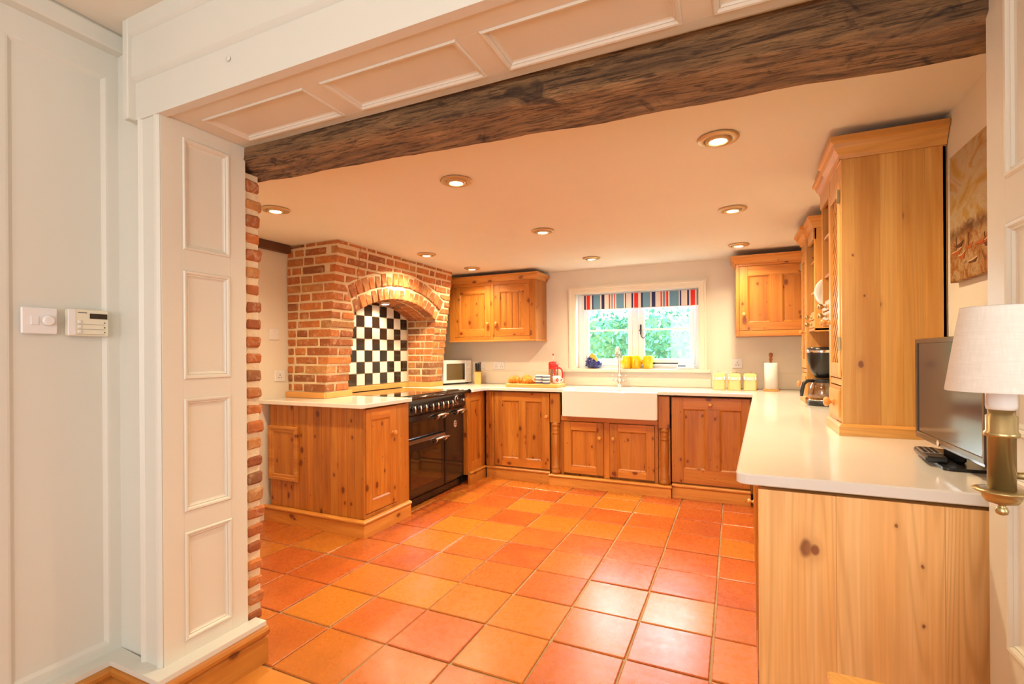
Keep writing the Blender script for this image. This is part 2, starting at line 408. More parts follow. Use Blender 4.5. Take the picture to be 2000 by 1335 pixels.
# front room shell
b = MB(); b.box(-2.25, -2.09, -2.3, 1.06, 0, 2.5, 0); struct(b.build('wall_side', WHITE))
b = MB(); b.box(2.45, 2.6, -2.3, -1.45, 0, 2.5, 0); b.box(2.45, 2.6, .3, 1.06, 0, 2.5, 0); b.box(2.46, 2.6, -1.45, .3, 0, 2.5, 0)
struct(b.build('wall_side', WALLP))
b = MB(); b.box(-2.3, -1.45, -2.3, -2.15, 0, 2.5, 0); b.box(1.25, 2.6, -2.3, -2.15, 0, 2.5, 0); b.box(-1.45, 1.25, -2.3, -2.17, 0, 2.5, 0)
struct(b.build('wall_rear', WALLP))

MOLD = [(0, 0), (.004, -.005), (.010, -.004), (.015, .002), (.018, .001), (.021, .006), (.026, .008)]
def panelled(root, M, W, H_, cells, mat, th=.02, rec=.008, single='col'):
    f = MB(M)
    if single == 'col':
        u0, u1 = cells[0][0], cells[0][1]
        f.box(0, u0, 0, th, 0, H_, .0004); f.box(u1, W, 0, th, 0, H_, .0004)
        zs = [0]+[v for c in sorted(cells, key=lambda c: c[2]) for v in (c[2], c[3])]+[H_]
        for a, c in zip(zs[::2], zs[1::2]): f.box(u0, u1, 0, th, a, c, .0004)
    else:
        z0, z1 = cells[0][2], cells[0][3]
        f.box(0, W, 0, th, 0, z0, .0004); f.box(0, W, 0, th, z1, H_, .0004)
        us = [0]+[v for c in sorted(cells) for v in (c[0], c[1])]+[W]
        for a, c in zip(us[::2], us[1::2]): f.box(a, c, 0, th, z0, z1, .0004)
    f.build('panel_frame', mat, root)
    for u0, u1, z0, z1 in cells:
        p = MB(M); p.box(u0-.002, u1+.002, rec, th, z0-.002, z1+.002, 0); po = p.build('panel', mat, root)
        r = MB(M); r.ring(u0, u1, z0, z1, MOLD); r.build('moulding', mat, po)

# left jamb lining with five recessed panels
jl = sroot('trim_1', (-1.8, 1.04, 0)); Mj = XF(-1.80, 1.036, 0, 90)
panelled(jl, Mj @ Matrix.Translation((0, 0, .13)), .320, 1.952,
         [(.072, .252, .087, .476), (.072, .252, .549, .957), (.072, .252, 1.026, 1.42), (.072, .252, 1.493, 1.898)], PANELW)
# left post between panelled wall and opening, with a moulded architrave
pf = sroot('trim_2', (-1.9, 1.05, 0))
bx('post_board', WHITE, pf, -2.09, -1.91, 1.046, 1.060, 0, FZ, c=0)
b = MB(); b.prism([(-1.912, 1.05), (-1.912, 1.026), (-1.905, 1.020), (-1.898, 1.026), (-1.893, 1.030), (-1.83, 1.030), (-1.822, 1.024), (-1.812, 1.026), (-1.802, 1.033), (-1.8025, 1.0355), (-1.82, 1.0355), (-1.82, 1.049), (-1.912, 1.049)], .165, 2.08)
b.build('architrave', WHITE, pf)
# fascia of lapped boards above the opening
fa = sroot('trim_3', (-.5, 1.02, 2.08))
for k, (z0, z1, y0) in enumerate([(2.074, 2.205, 1.024), (2.222, 2.358, 1.012), (2.375, 2.42, 1.000)]):
    b = MB(); b.prism([(y0+.016 if k else y0, z0-(.016 if k else 0)), (y0, z0-(.0 if k else 0)), (y0, z1), (1.056, z1), (1.056, z0-(.014 if k else 0))], -1.925, 2.5, 'x'); b.build('fascia_board', WHITE, fa)
bx('end_board', WHITE, fa, -1.952, -1.922, .998, 1.056, 2.072, 2.42, c=.003)
b = MB(); b.lathe([(.009, 0), (.009, -.002), (.004, -.003)], (-1.43, 1.022, 2.165), 12, 'y'); b.build('filled_screw_head', WHITE, fa)
# soffit lining with recessed panels
so = sroot('trim_4', (-.5, 1.2, 2.082))
Ms = Matrix(((1, 0, 0, -1.80), (0, 0, 1, 1.030), (0, 1, 0, 2.082), (0, 0, 0, 1)))
cells = [(.075+.56*k, .565+.56*k, .098, .290) for k in range(4)]
panelled(so, Ms, 2.31, .33, cells, PANELW, .02, .008, 'row')
# right jamb lining
jr = sroot('trim_5', (.505, 1.2, 0)); Mr = XF(.505, 1.408, 0, -90)
panelled(jr, Mr, .37, 2.08, [(.082, .29, .10, .55), (.082, .29, .63, .985), (.082, .29, 1.07, 1.50), (.082, .29, 1.59, 2.02)], PANELW)
# left wall of the front room, panelled
lw = sroot('trim_6', (-2.074, 0, 0)); Ml = XF(-2.074, -2.1, .165, 90)
f = MB(Ml)
def yy(y): return y+2.1
panels = [(-1.2, -.55), (-.47, .08), (.14, .69), (.737, 1.012)]
f.box(0, 3.15, 0, .016, 0, .03, 0); f.box(0, 3.15, 0, .016, 2.095, 2.255, 0)
ys = [-2.1]+[v for p in panels for v in p]+[1.05]
for a, c in zip(ys[::2], ys[1::2]): f.box(yy(a), yy(c), 0, .016, .03, 2.095, 0)
f.build('panel_frame', WHITE, lw)
for a, c in panels:
    p = MB(Ml); p.box(yy(a)-.002, yy(c)+.002, .009, .016, .028, 2.097, 0); po = p.build('panel', WHITE, lw)
    r = MB(Ml); r.ring(yy(a), yy(c), .03, 2.095, [(0, 0), (.006, .001), (.013, .006), (.018, .009)]); r.build('moulding', WHITE, po)
# boxed rail under the ceiling
b = MB(); b.prism([(-2.078, 2.345), (-2.040, 2.350), (-2.034, 2.356), (-2.034, 2.405), (-2.045, 2.418), (-2.078, 2.42)], -2.1, 1.046, 'y')
struct(b.build('trim_7', WHITE))
# white ledge and pine skirting
b = MB(); b.prism([(-2.074, -2.1), (-2.016, -2.1), (-2.016, .981), (-1.737, .981), (-1.737, 1.39), (-1.80, 1.39), (-1.80, 1.03), (-2.074, 1.045)], .148, .166)
struct(b.build('trim_8', WHITE))
SKP = [(-.045, 0), (0, 0), (0, .100), (-.005, .104), (-.005, .108), (.003, .112), (.009, .120), (.010, .132), (.004, .142), (-.006, .147), (-.045, .148)]
b = MB(); b.sweep(SKP, [(-2.012, -2.1), (-2.012, .985), (-1.733, .985), (-1.733, 1.394)]); struct(b.build('baseboard_left', SKIRT))

# ---------------- old timber beam ----------------
def beam():
    keys = [(-1.90, 1.360, 2.033, 1.435, 1.975), (-1.80, 1.360, 2.033, 1.445, 1.975), (-.30, 1.395, 2.008, 1.560, 1.985), (.50, 1.400, 1.972, 1.545, 1.955), (.62, 1.40, 1.972, 1.545, 1.955)]
    def at(x):
        for a, c in zip(keys[:-1], keys[1:]):
            if x <= c[0]: t = (x-a[0])/(c[0]-a[0]); return [a[i]+(c[i]-a[i])*t for i in range(1, 5)]
        return keys[-1][1:]
    nx = 260; b = MB(); rows = []
    for i in range(nx+1):
        x = -1.90+2.50*i/nx; yf, ze, yb, zb = at(x)
        cor = [(yf-.002, 2.112), (yf-.006, ze+.004), (yf+.012, ze-.006), (yb, zb), (yb+.02, zb+.015), (yb+.025, 2.112)]
        pts = []
        for k in range(5):
            n = (10, 2, 10, 3, 6)[k]
            for t in range(n): a, c = cor[k], cor[k+1]; pts.append((a[0]+(c[0]-a[0])*t/n, a[1]+(c[1]-a[1])*t/n))
        pts.append(cor[-1]); row = []
        for y, z in pts:
            v = Vector((x*1.5, y*9, z*9)); d = noise.noise(v)*.009+noise.noise(Vector((x*9, y*34, z*34)))*.0045+noise.noise(Vector((x*30, y*70, z*70)))*.0018
            k = 0 if z > 2.085 else 1
            row.append((x, y+d*k*(.6), z+d*k*.9+noise.noise(Vector((x*4, 7, 1)))*.006*k))
        rows.append(row)
    n = len(rows[0]); vs = [p for r in rows for p in r]
    b.add(vs, [(i*n+j, i*n+j+1, (i+1)*n+j+1, (i+1)*n+j) for i in range(nx) for j in range(n-1)]+[tuple((i+1)*n-1 if False else q for q in (i*n, (i+1)*n, (i+1)*n+n-1, i*n+n-1)) for i in range(nx)]+[list(range(n)), [nx*n+j for j in range(n)][::-1]], True)
    o = b.build('timber_beam', BEAM)
    return tag(o, 'long rough hewn dark timber beam spanning the wide opening below the white soffit', 'beam')
beam()

# ---------------- brick pier under the beam ----------------
def brick_obj(x0, x1, y0, y1, z0, z1, root, c=.006, jit=.0028):
    cx, cy, cz = (x0+x1)/2, (y0+y1)/2, (z0+z1)/2
    t = MB(); t.box(x0-cx, x1-cx, y0-cy, y1-cy, z0-cz, z1-cz, c, jit)
    me = bpy.data.meshes.new('brick'); me.from_pydata([tuple(p) for p in t.v], [], t.f); me.materials.append(BRICK)
    o = bpy.data.objects.new('brick', me); COL.objects.link(o); o.parent = root; ro = Vector(root['_o']); o.location = Vector((cx, cy, cz))-ro
    return o
pier = sroot('wall_pier', (-1.9, 1.40, 0))
bx('mortar', MORT, pier, -2.19, -1.810, 1.358, 1.420, 0, 1.985, c=0)
z = .0
k = 0
while z < 1.94:
    h = .050+random.uniform(-.004, .004)
    y1 = 1.432+random.uniform(-.007, .006)
    brick_obj(-2.02 if k % 2 else -1.91, -1.802+random.uniform(-.003, .005), 1.360, y1, z+.007, z+h+.004, pier, .009, .003)
    z += .0705; k += 1

# ---------------- brick chimney breast over the range ----------------
Z0 = .955
def xf(z): return -2.85+.15*(z-.93)/1.18
yA, yD = 2.80, 4.435          # outer faces
yB, yC = 3.05, 4.20          # opening
yc = (yB+yC)/2; Ri = 1.177; R1 = Ri+.112; R2 = R1+.118; zc = 1.735-Ri; ang = math.asin((yC-yB)/2/Ri)
cb = sroot('wall_chimney', (-2.9, 3.6, 0))
arc = [(yc+Ri*math.sin(-ang+2*ang*i/24), zc+Ri*math.cos(-ang+2*ang*i/24)) for i in range(25)]
REC = .006
def slab(poly, root, name='mortar'):
    """y-z polygon: front on the leaning plane, back at the wall"""
    n = len(poly); b = MB(); vs = [(xf(z)-REC, y, z) for y, z in poly]+[(XL+.001, y, z) for y, z in poly]
    b.add(vs, [list(range(n)), list(range(n, 2*n))[::-1]]+[(i, (i+1) % n, n+(i+1) % n, n+i) for i in range(n)]); return b.build(name, MORT, root)
slab([(yA+REC, .93), (yB-REC, .93), (yB-REC, 1.45), (yB-REC, CZ), (yA+REC, CZ)], cb)
slab([(yC+REC, .93), (yD-REC, .93), (yD-REC, CZ), (yC+REC, CZ)], cb)
b = MB()
for i in range(24):
    (y0, z0), (y1, z1) = arc[i], arc[i+1]; z0 += REC; z1 += REC
    q = [(y0, z0), (y1, z1), (y1, CZ), (y0, CZ)]
    b.add([(xf(z)-REC, y, z) for y, z in q]+[(XL+.001, y, z) for y, z in q], [(0, 1, 2, 3), (7, 6, 5, 4), (0, 4, 5, 1), (3, 2, 6, 7)])
b.build('mortar', MORT, cb)
b = MB(); b.box(XL+.001, -3.112, yB-.01, yC+.01, .93, CZ, 0); b.build('mortar', MORT, cb)
def front_brick(poly, d=.10):
    """brick from a y-z polygon lying on the front"""
    n = len(poly)
    if n < 3: return
    A = abs(sum(poly[i][0]*poly[(i+1) % n][1]-poly[(i+1) % n][0]*poly[i][1] for i in range(n)))/2
    if A < .0009: return
    my = sum(p[0] for p in poly)/n; mz = sum(p[1] for p in poly)/n; x = xf(mz)+random.uniform(-.003, .004)
    def ins(c): return [(my+(p[0]-my)*(1-c/max(.02, abs(p[0]-my)))+0, mz+(p[1]-mz)*(1-c/max(.015, abs(p[1]-mz)))) for p in poly]
    L0 = [(y+random.uniform(-.0015, .0015), z+random.uniform(-.0015, .0015)) for y, z in poly]; L1 = ins(.006)
    vs = [(x-d, y, z) for y, z in L0]+[(x-.007, y, z) for y, z in L0]+[(x+random.uniform(-.001, .0015), y, z) for y, z in L1]
    fs = [list(range(n)), [2*n+i for i in range(n)][::-1]]
    for k in (0, 1): fs += [(k*n+i, k*n+(i+1) % n, (k+1)*n+(i+1) % n, (k+1)*n+i) for i in range(n)]
    t = MB(); t.add([(a-x, b_-my, c-mz) for a, b_, c in vs], fs)
    me = bpy.data.meshes.new('brick'); me.from_pydata([tuple(p) for p in t.v], [], t.f); me.materials.append(BRICK)
    bm = bmesh.new(); bm.from_mesh(me); bmesh.ops.recalc_face_normals(bm, faces=bm.faces); bm.to_mesh(me); bm.free()
    o = bpy.data.objects.new('brick', me); COL.objects.link(o); o.parent = cb; o.location = Vector((x, my, mz))-Vector(cb['_o'])
def clip(poly, f):
    out = []
    for i in range(len(poly)):
        a, c = poly[i], poly[(i+1) % len(poly)]; fa_, fc = f(a), f(c)
        if fa_ >= 0: out.append(a)
        if fa_*fc < 0: t = fa_/(fa_-fc); out.append((a[0]+(c[0]-a[0])*t, a[1]+(c[1]-a[1])*t))
    return out
J = .0165; PIT = (CZ-Z0)/16.5
RO = R2+.012; sa, ca = math.sin(ang+.012), math.cos(ang+.012)
for r in range(17):
    z0 = Z0+PIT*r+J*.5; z1 = min(z0+PIT-J, CZ-.004)
    y = yA; first = True; seq = ('S', 'H') if r % 2 else ('H', 'S'); k = 0; offs = random.uniform(-.01, .01)
    y = yA
    low = z1 < zc+Ri*math.cos(ang)+.02
    if low:
        e1, e2 = random.uniform(-.006, .010), random.uniform(-.006, .006)
        L_ = [(yA, yA+.105), (yA+.105, yB+e1)] if r % 2 == 0 else [(yA, yB+e1)]
        R_ = [(yC+.001, yC+.118+e2), (yC+.118+e2, yD)] if r % 2 else [(yC+.001, yD)]
        for a, c in L_+R_:
            a2 = a if a in (yA, yC+.001) else a+J*.5; c2 = c if c in (yD, yB+e1) else c-J*.5
            front_brick([(a2, z0), (c2, z0), (c2, z1), (a2, z1)], .222 if a == yA and r % 2 == 0 else .10)
        continue
    while y < yD-.02:
        L = (.222 if (seq[k % 2] == 'S') else .108)+random.uniform(-.012, .012)
        if k == 0: L = .11 if r % 2 == 0 else .222
        y1 = min(y+L, yD)
        if yD-y1 < .05: y1 = yD
        poly = [(y+J*.5 if k else y, z0), (y1-J*.5 if y1 < yD else y1, z0), (y1-J*.5 if y1 < yD else y1, z1), (y+J*.5 if k else y, z1)]
        # the opening
        if z1 < zc+Ri*math.cos(ang)+.02:
            if poly[0][0] < yB < poly[1][0]: poly = [(min(p[0], yB+random.uniform(-.006, .010)), p[1]) for p in poly]
            elif poly[0][0] < yC < poly[1][0]: poly = [(max(p[0], yC+.001), p[1]) for p in poly]
            elif yB <= poly[0][0] and poly[1][0] <= yC: y = y1; k += 1; continue
            if abs(poly[0][0]-poly[1][0]) < .03: y = y1; k += 1; continue
            front_brick(poly, .222 if k == 0 and r % 2 == 0 else .10)
        else:
            # outside the ring: left of, right of, or above it
            def inside(p): return math.hypot(p[0]-yc, p[1]-zc) < RO and abs(math.atan2(p[0]-yc, p[1]-zc)) < ang+.012
            pl = poly
            L_ = clip(pl, lambda p: -( (p[0]-yc)*ca + (p[1]-zc)*sa ))      # left of the left springing line
            R_ = clip(pl, lambda p: ((p[0]-yc)*ca - (p[1]-zc)*sa))
            if pl[0][0] < yc-RO*sa+.25 and len(L_) > 2 and z0 < zc+RO*ca: 
                front_brick(L_, .222 if k == 0 and r % 2 == 0 else .10)
            if pl[1][0] > yc+RO*sa-.25 and len(R_) > 2 and z0 < zc+RO*ca: front_brick(R_)
            if z1 > zc+RO*ca:
                # above: raise the bottom edge on to the extrados
                a, c = pl[0][0], pl[1][0]; N = 5; bot = []
                for i in range(N+1):
                    yv = a+(c-a)*i/N; dy = yv-yc; ze = zc+math.sqrt(max(0, RO*RO-dy*dy)) if abs(dy) < RO*sa else -1
                    if z0 < zc+RO*ca and abs(dy) >= RO*sa: ze = 9
                    bot.append((yv, min(z1, max(z0, ze))))
                if z0 >= zc+RO*ca or all(abs(p[0]-yc) < RO*sa for p in pl[:2]):
                    bot = [p for p in bot]
                    pts = bot+[(c, z1), (a, z1)]
                    pts2 = []
                    for p in pts:
                        if not pts2 or (abs(p[0]-pts2[-1][0])+abs(p[1]-pts2[-1][1])) > .002: pts2.append(p)
                    front_brick(pts2, .222 if k == 0 and r % 2 == 0 else .06)
        y = y1; k += 1
# arch rings
for ring_i, (ra, rb, n) in enumerate([(Ri, R1-.006, 17), (R1+.006, R2, 18)]):
    for i in range(n):
        a0 = -ang+2*ang*i/n+.0028; a1 = -ang+2*ang*(i+1)/n-.0028
        front_brick([(yc+ra*math.sin(a0), zc+ra*math.cos(a0)), (yc+ra*math.sin(a1), zc+ra*math.cos(a1)), (yc+rb*math.sin(a1), zc+rb*math.cos(a1)), (yc+rb*math.sin(a0), zc+rb*math.cos(a0))], .10)
# soffit of the arch, two more rows deep, and the inner sides of the opening
for row in range(2):
    for i in range(17):
        a0 = -ang+2*ang*i/17+.003; am = a0+ang/17-.003; Mx = Matrix.Translation((0, yc, zc)) @ Matrix.Rotation(-am, 4, 'X')
        t = MB(Mx); x1 = -2.872-.118*row; t.box(x1-.110, x1, -.032, .032, Ri, Ri+.04, .004, .001)
        me = bpy.data.meshes.new('brick'); me.from_pydata([tuple(p-Vector(cb['_o'])) for p in t.v], [], t.f); me.materials.append(BRICK)
        o = bpy.data.objects.new('brick', me); COL.objects.link(o); o.parent = cb
for r in range(9):
    z0 = Z0+PIT*r+J*.5; z1 = z0+PIT-J
    cut = -2.96 if r % 2 else -3.02
    for (a, c) in ((cut-.004, -2.955+0*r), ) if False else ((-3.108, cut-.004), (cut+.004, xf(z0)-.105 if True else 0)):
        if c-a > .02: brick_obj(a, c, yC+.001, yC+.05, z0, z1, cb, .004, .001); brick_obj(a, c, yB-.05, yB-.001, z0, z1, cb, .004, .001)
# side face of the breast (towards the camera)
for r in range(17):
    z0 = Z0+PIT*r+J*.5; z1 = min(z0+PIT-J, CZ-.004)
    x = xf(z0)-(.222 if r % 2 == 0 else .10)-J
    lens = [.105, .222] if r % 2 == 0 else [.222, .105]
    k = 0
    while x > XL+.02:
        L = lens[k % 2]+random.uniform(-.01, .01); a = max(x-L, XL+.004)
        if a-XL < .04: a = XL+.004
        brick_obj(a, x, yA+random.uniform(-.004, .002), yA+.09, z0, z1, cb, .006, .0022); x = a-J; k += 1
# checkerboard tiles at the back of the recess
pt = .1065; bk = MB(); bk.box(-3.112, -3.104, yB, 4.170+.004, .955, 1.90, 0); bk.build('tile_grout', flat('pale_tile_grout', srgb(226, 200, 150), .8), cb)
for i in range(11):
    for j in range(8):
        y1 = 4.168-pt*i; z0 = .962+pt*j
        if y1-pt < yB-.07: continue
        t = MB(); t.box(-3.104, -3.096, y1-pt+.0022, y1-.0022, z0+.0022, z0+pt-.0022, .0016, .0006)
        dark = (i+j) % 2 == 1
        t.build('wall_tile', BLACKTILE if dark else WHITETILE, cb)
# pine strip along the foot of the brickwork
b = MB()
for (x0, x1, y0, y1) in ((XL+.002, -2.835, yA-.022, yA-.001), (-2.853, -2.832, yA-.001, yB+.03), (-3.098, -2.84, yB-.002, yB+.022), (-3.098, -3.078, yB+.02, yC-.02), (-3.098, -2.84, yC-.022, yC-.001), (-2.853, -2.832, yC-.02, yD+.002)):
    b.box(x0, x1, y0, y1, .9115, .955, .002)
b.build('pine_strip', BLOCKW, cb)
# dark wooden cornice piece left of the breast
tag(bx('dark_beam_end', DARKW, None, XL+.001, XL+.05, 2.30, 2.798, 2.045, 2.108, c=.004), 'short dark stained timber under the ceiling left of the brick breast', 'timber')

# ---------------- window ----------------
win = sroot('window_1', (-.9, 5.1, 1.1))
b = MB(); y0, y1 = 5.055, 5.12
b.box(wx0, -1.465, y0, y1, wz0, wz1); b.box(-.35, wx1, y0, y1, wz0, wz1); b.box(-1.465, -.35, y0, y1, wz1-.04, wz1); b.box(-1.465, -.35, y0, y1, wz0, 1.12); b.box(-.945, -.89, y0-.004, y1, 1.12, wz1-.04)
b.build('window_frame', WINP, win)
for (a, c) in ((-1.462, -.948), (-.887, -.353)):
    s = MB(); y0, y1 = 5.045, 5.085; gz0, gz1 = 1.185, 1.79
    ga, gc = a+.058, c-.045
    s.box(a, ga, y0, y1, 1.122, 1.823, .003); s.box(gc, c, y0, y1, 1.122, 1.823, .003); s.box(ga, gc, y0, y1, 1.122, gz0, .003); s.box(ga, gc, y0, y1, gz1, 1.823, .003)
    ob = s.build('casement', WINP, win)
    bx('glazing_bar', WINP, ob, ga, gc, y0+.004, y1-.004, 1.470, 1.488)
    for z0, z1 in ((gz0, 1.47), (1.488, gz1)): bx('pane', PANE, ob, ga, gc, 5.064, 5.068, z0, z1, c=0)
b = MB(); b.box(-.872, -.856, 5.030, 5.044, 1.43, 1.53, .003); b.lathe([(.012, 0), (.012, -.018), (.006, -.022)], (-.864, 5.036, 1.47), 12, 'y')
b.tube([(-.864, 5.02, 1.47), (-.862, 5.015, 1.44), (-.852, 5.012, 1.405), (-.838, 5.012, 1.392), (-.824, 5.012, 1.396), (-.818, 5.012, 1.408)], [.007, .006, .005, .0045, .004, .004], 8)
b.build('casement_fastener', IRON, win)
b = MB(); b.tube([(-.735, 5.025, 1.140), (-.50, 5.02, 1.138)], [.006, .006], 8); b.lathe([(.010, -.01), (.010, .01)], (-.735, 5.025, 1.14), 10, 'x'); b.build('casement_stay', IRON, win)
# casing on the wall
cs = MB(Matrix.Translation((0, YB, 0)))
prof = [(0, 0), (0, -.028), (.018, -.028), (.024, -.020), (.030, -.018), (.060, -.016), (.066, -.010), (.070, -.010), (.070, .004)]
# three sides: left, top, right
def casing(mat):
    b = MB(); x0, x1, zt, zb = -1.585, -.240, 1.930, 1.082
    P_ = [(0, 0), (0, .028), (.018, .028), (.024, .020), (.058, .016), (.066, .010), (.071, .010), (.071, 0)]
    vs = []
    for (px, pz, dx, dz) in ((x0, zb, 1, 0), (x0, zt, 1, -1), (x1, zt, -1, -1), (x1, zb, -1, 0)):
        for a, d in P_: vs.append((px+dx*a, YB-d, pz+dz*a))
    n = len(P_); b.add(vs, [(i*n+j, i*n+(j+1) % n, (i+1)*n+(j+1) % n, (i+1)*n+j) for i in range(3) for j in range(n)]+[list(range(n)), [3*n+j for j in range(n)]])
    return struct(b.build('trim_9', mat))
casing(CASEP)
b = MB(); b.box(-1.64, -.205, 4.902, YB+.001, 1.050, 1.082, .004); b.box(wx0+.001, wx1-.001, YB-.002, 5.058, 1.050, 1.086, .001); struct(b.build('trim_10', STONE))
# upstand behind the worktop
b = MB(); b.box(-2.86, -1.645, 4.934, YB, .911, 1.050, .002); b.box(-1.643, -.203, 4.934, YB, .911, 1.0495, .002); b.box(-.201, XR, 4.934, YB, .911, 1.054, .002); struct(b.build('trim_11', STONE))
# hedge and lawn outside
b = MB(); b.box(-8, 6, 5.25, 14, -.4, -.3, 0); struct(b.build('garden_ground', GRASS))
hb = MB(); random.seed(3)
for i in range(16000):
    x = random.uniform(-4.0, 3.0); z = random.uniform(-.3, 2.05+.3*noise.noise(Vector((x*1.3, 0, 0)))+.14*noise.noise(Vector((x*5, 3, 0)))); y = 7.0+.35*noise.noise(Vector((x*1.7, z*1.7, 2)))+random.uniform(0, .35)
    s_ = random.uniform(.03, .065); d = Vector((random.uniform(-1, 1), random.uniform(-1, 1), random.uniform(-1, 1))).normalized(); e = d.cross(Vector((random.random(), random.random(), random.random()))).normalized()
    c = Vector((x, y, z)); hb.add([c-d*s_, c+e*s_*.45, c+d*s_, c-e*s_*.45], [(0, 1, 2, 3)])
ho = hb.build('hedge', HEDGE); ho['kind'] = 'stuff'; tag(ho, 'sunlit pale green garden hedge seen outside through the kitchen window', 'hedge')
bx('hedge_core', flat('hedge_shade', srgb(92, 140, 92), .9), ho, -4.2, 3.2, 7.5, 8.0, -.3, 1.8, c=.05)
# patterned blind
def stripes():
    t = NT('striped_blind_fabric'); v = t.coords(False); s_ = t.n('ShaderNodeSeparateXYZ'); t.l(v, s_.inputs[0])
    f = t.math('DIVIDE', s_.outputs[0], 1.152)
    W_ = srgb(232, 226, 222); N_ = srgb(44, 48, 96); R_ = srgb(222, 52, 44); B_ = srgb(108, 156, 190); G_ = srgb(130, 150, 170)
    px = [(240, W_), (262, N_), (281, W_), (290, R_), (323, W_), (346, N_), (362, B_), (431, W_), (443, N_), (473, W_), (519, R_), (532, W_), (541, G_), (557, W_), (567, R_), (580, W_), (592, B_), (666, W_), (680, N_), (688, W_), (738, N_), (757, W_), (764, R_), (803, W_), (829, N_), (846, B_), (920, W_), (930, N_), (966, W_), (1015, R_), (1028, W_), (1037, G_), (1057, W_), (1067, R_), (1083, W_), (1095, B_), (1181, W_), (1188, N_), (1200, W_), (1252, N_), (1273, W_), (1285, R_), (1323, W_), (1335, G_), (1356, W_)]
    # two ramps of 32 stops at most
    def rampof(seg, lo, hi): return t.ramp(f, [((p-240)/1116, c) for p, c in seg], 'CONSTANT')
    A = rampof(px[:22], 0, 0); B2 = rampof([(240, W_)]+px[22:], 0, 0)
    g = t.math('GREATER_THAN', f, (764-240)/1116)
    col = t.mix(g, A, B2); t.l(col, t.b.inputs['Base Color']); t.set(Roughness=.9)
    wv = t.noise(t.mapping(v, (400, 400, 400)), 1, 1); t.bump(wv, .2, .001)
    t.b.inputs['Transmission Weight'].default_value = 0
    return t.m
bl = thing('striped_blind', 'raised roller blind with red, navy and blue vertical stripes over the sink window', 'blind', (-1.463, 4.99, 1.70))
b = MB(); b.box(-1.463, -.311, 4.985, 4.990, 1.697, 1.845, 0); b.build('fabric', stripes(), bl)
b = MB(); b.lathe([(.016, 0), (.016, 1.16)], (-1.467, 5.005, 1.842), 16, 'x'); b.build('roller', PLAST, bl)
bx('bottom_bar', PLAST, bl, -1.463, -.311, 4.983, 4.992, 1.690, 1.698)

# =====================================================================
# JOINERY
# =====================================================================
WOODKNOB = flat('turned_pine_knob', srgb(206, 142, 70), .35, coat=.3, var=.08)
def knob(M, u, z, parent, mat=None, s=1.0, y=0):
    b = MB(M); b.lathe([(.013*s, y+.001), (.013*s, y-.003), (.007*s, y-.006), (.007*s, y-.012), (.015*s, y-.018), (.018*s, y-.025), (.016*s, y-.032), (.009*s, y-.037)], (u, 0, z), 20, 'y')
    return b.build('knob', mat or WOODKNOB, parent)
DM = [(0, 0), (.004, .001), (.010, .006), (.014, .009)]
def door(parent, M, w, h, cells, th=.022, rec=.010, mat=PINE, math_=PINEH, name='door', kn=None, knmat=None, prof=DM, ks=1.0):
    us = sorted(set([(c[0], c[1]) for c in cells])); z0, z1 = cells[0][2], cells[0][3]
    d = bpy.data.objects.new(name, None); COL.objects.link(d); d.empty_display_size = .03; d.parent = parent; d['_o'] = tuple(parent['_o'])
    for a, c, lo, hi in [(0, us[0][0], 0, h), (us[-1][1], w, 0, h)]+[(p[1], q[0], z0, z1) for p, q in zip(us[:-1], us[1:])]:
        bx('stile', mat, d, a, c, 0, th, lo, hi, c=.002, M=M)
    r = MB(M); r.box(us[0][0], us[-1][1], 0.0005, th, 0.0005, z0, .001); r.build('rail', math_, d)
    r = MB(M); r.box(us[0][0], us[-1][1], 0.0005, th, z1, h-.0005, .001); r.build('rail', math_, d)
    for u0, u1, a, c in cells:
        p = MB(M); p.box(u0-.003, u1+.003, rec, th-.002, a-.003, c+.003, 0); po = p.build('panel', mat, d)
        q = MB(M); q.ring(u0, u1, a, c, prof); q.build('moulding', mat, d)
    if kn: knob(M, kn[0], kn[1], d, knmat, ks)
    return d
def planks(parent, M, w, z0, z1, n, mat=PINE, th=.018, gap=.0015, name='board'):
    e = [0]; r = random.Random(int(w*1000)+n)
    for i in range(n): e.append(e[-1]+1+r.uniform(-.25, .25))
    for i in range(n):
        a, c = e[i]/e[-1]*w, e[i+1]/e[-1]*w
        b = MB(M); b.box(a+gap/2, c-gap/2, 0, th, z0, z1, .0022 if gap > .001 else .0003); b.build(name, mat, parent)

# ---- end unit left of the range ----
eu = thing('base_cabinet', 'pine base cabinet with planked end between the brick pier and the range cooker', 'cabinet', (-2.7, 2.85, 0))
bx('carcass', PINE, eu, -3.20, -2.325, 2.625, 3.10, .09, .868)
planks(eu, XF(-3.20, 2.604), .882, .105, .878, 13)
b = MB(); b.box(-2.318, -2.298, 2.604, 2.622, .11, .878, .002); b.box(-2.318, -2.298, 2.958, 3.108, .11, .868, .002); b.box(-2.318, -2.300, 2.62, 2.96, .11, .145, .001); b.build('face_frame', PINE, eu)
door(eu, XF(-2.296, 2.625, .150, 90), .332, .715, [(.060, .262, .075, .640)], kn=(.285, .520), rec=.009)
# framed hatch on the planked end
ha = MB(XF(-3.20, 2.586, .315)); W_, H2 = .298, .402
ha.ring(0, W_, 0, H2, [(0, .018), (0, .002), (.004, -.002), (.020, -.002), (.026, .004), (.040, .004), (.048, .012)])
o = ha.build('hatch_frame', SKIRT, eu); planks(o, XF(-3.155, 2.596), .208, .358, .674, 3, th=.008)
SK2 = [(-.020, 0), (0, 0), (0, .086), (-.004, .089), (-.004, .092), (.004, .095), (.009, .101), (.009, .109), (.003, .116), (-.006, .119), (-.020, .119)]
b = MB(); b.sweep(SK2, [(-3.238, 2.577), (-2.275, 2.577), (-2.275, 3.10)]); b.build('plinth', SKIRT, eu)
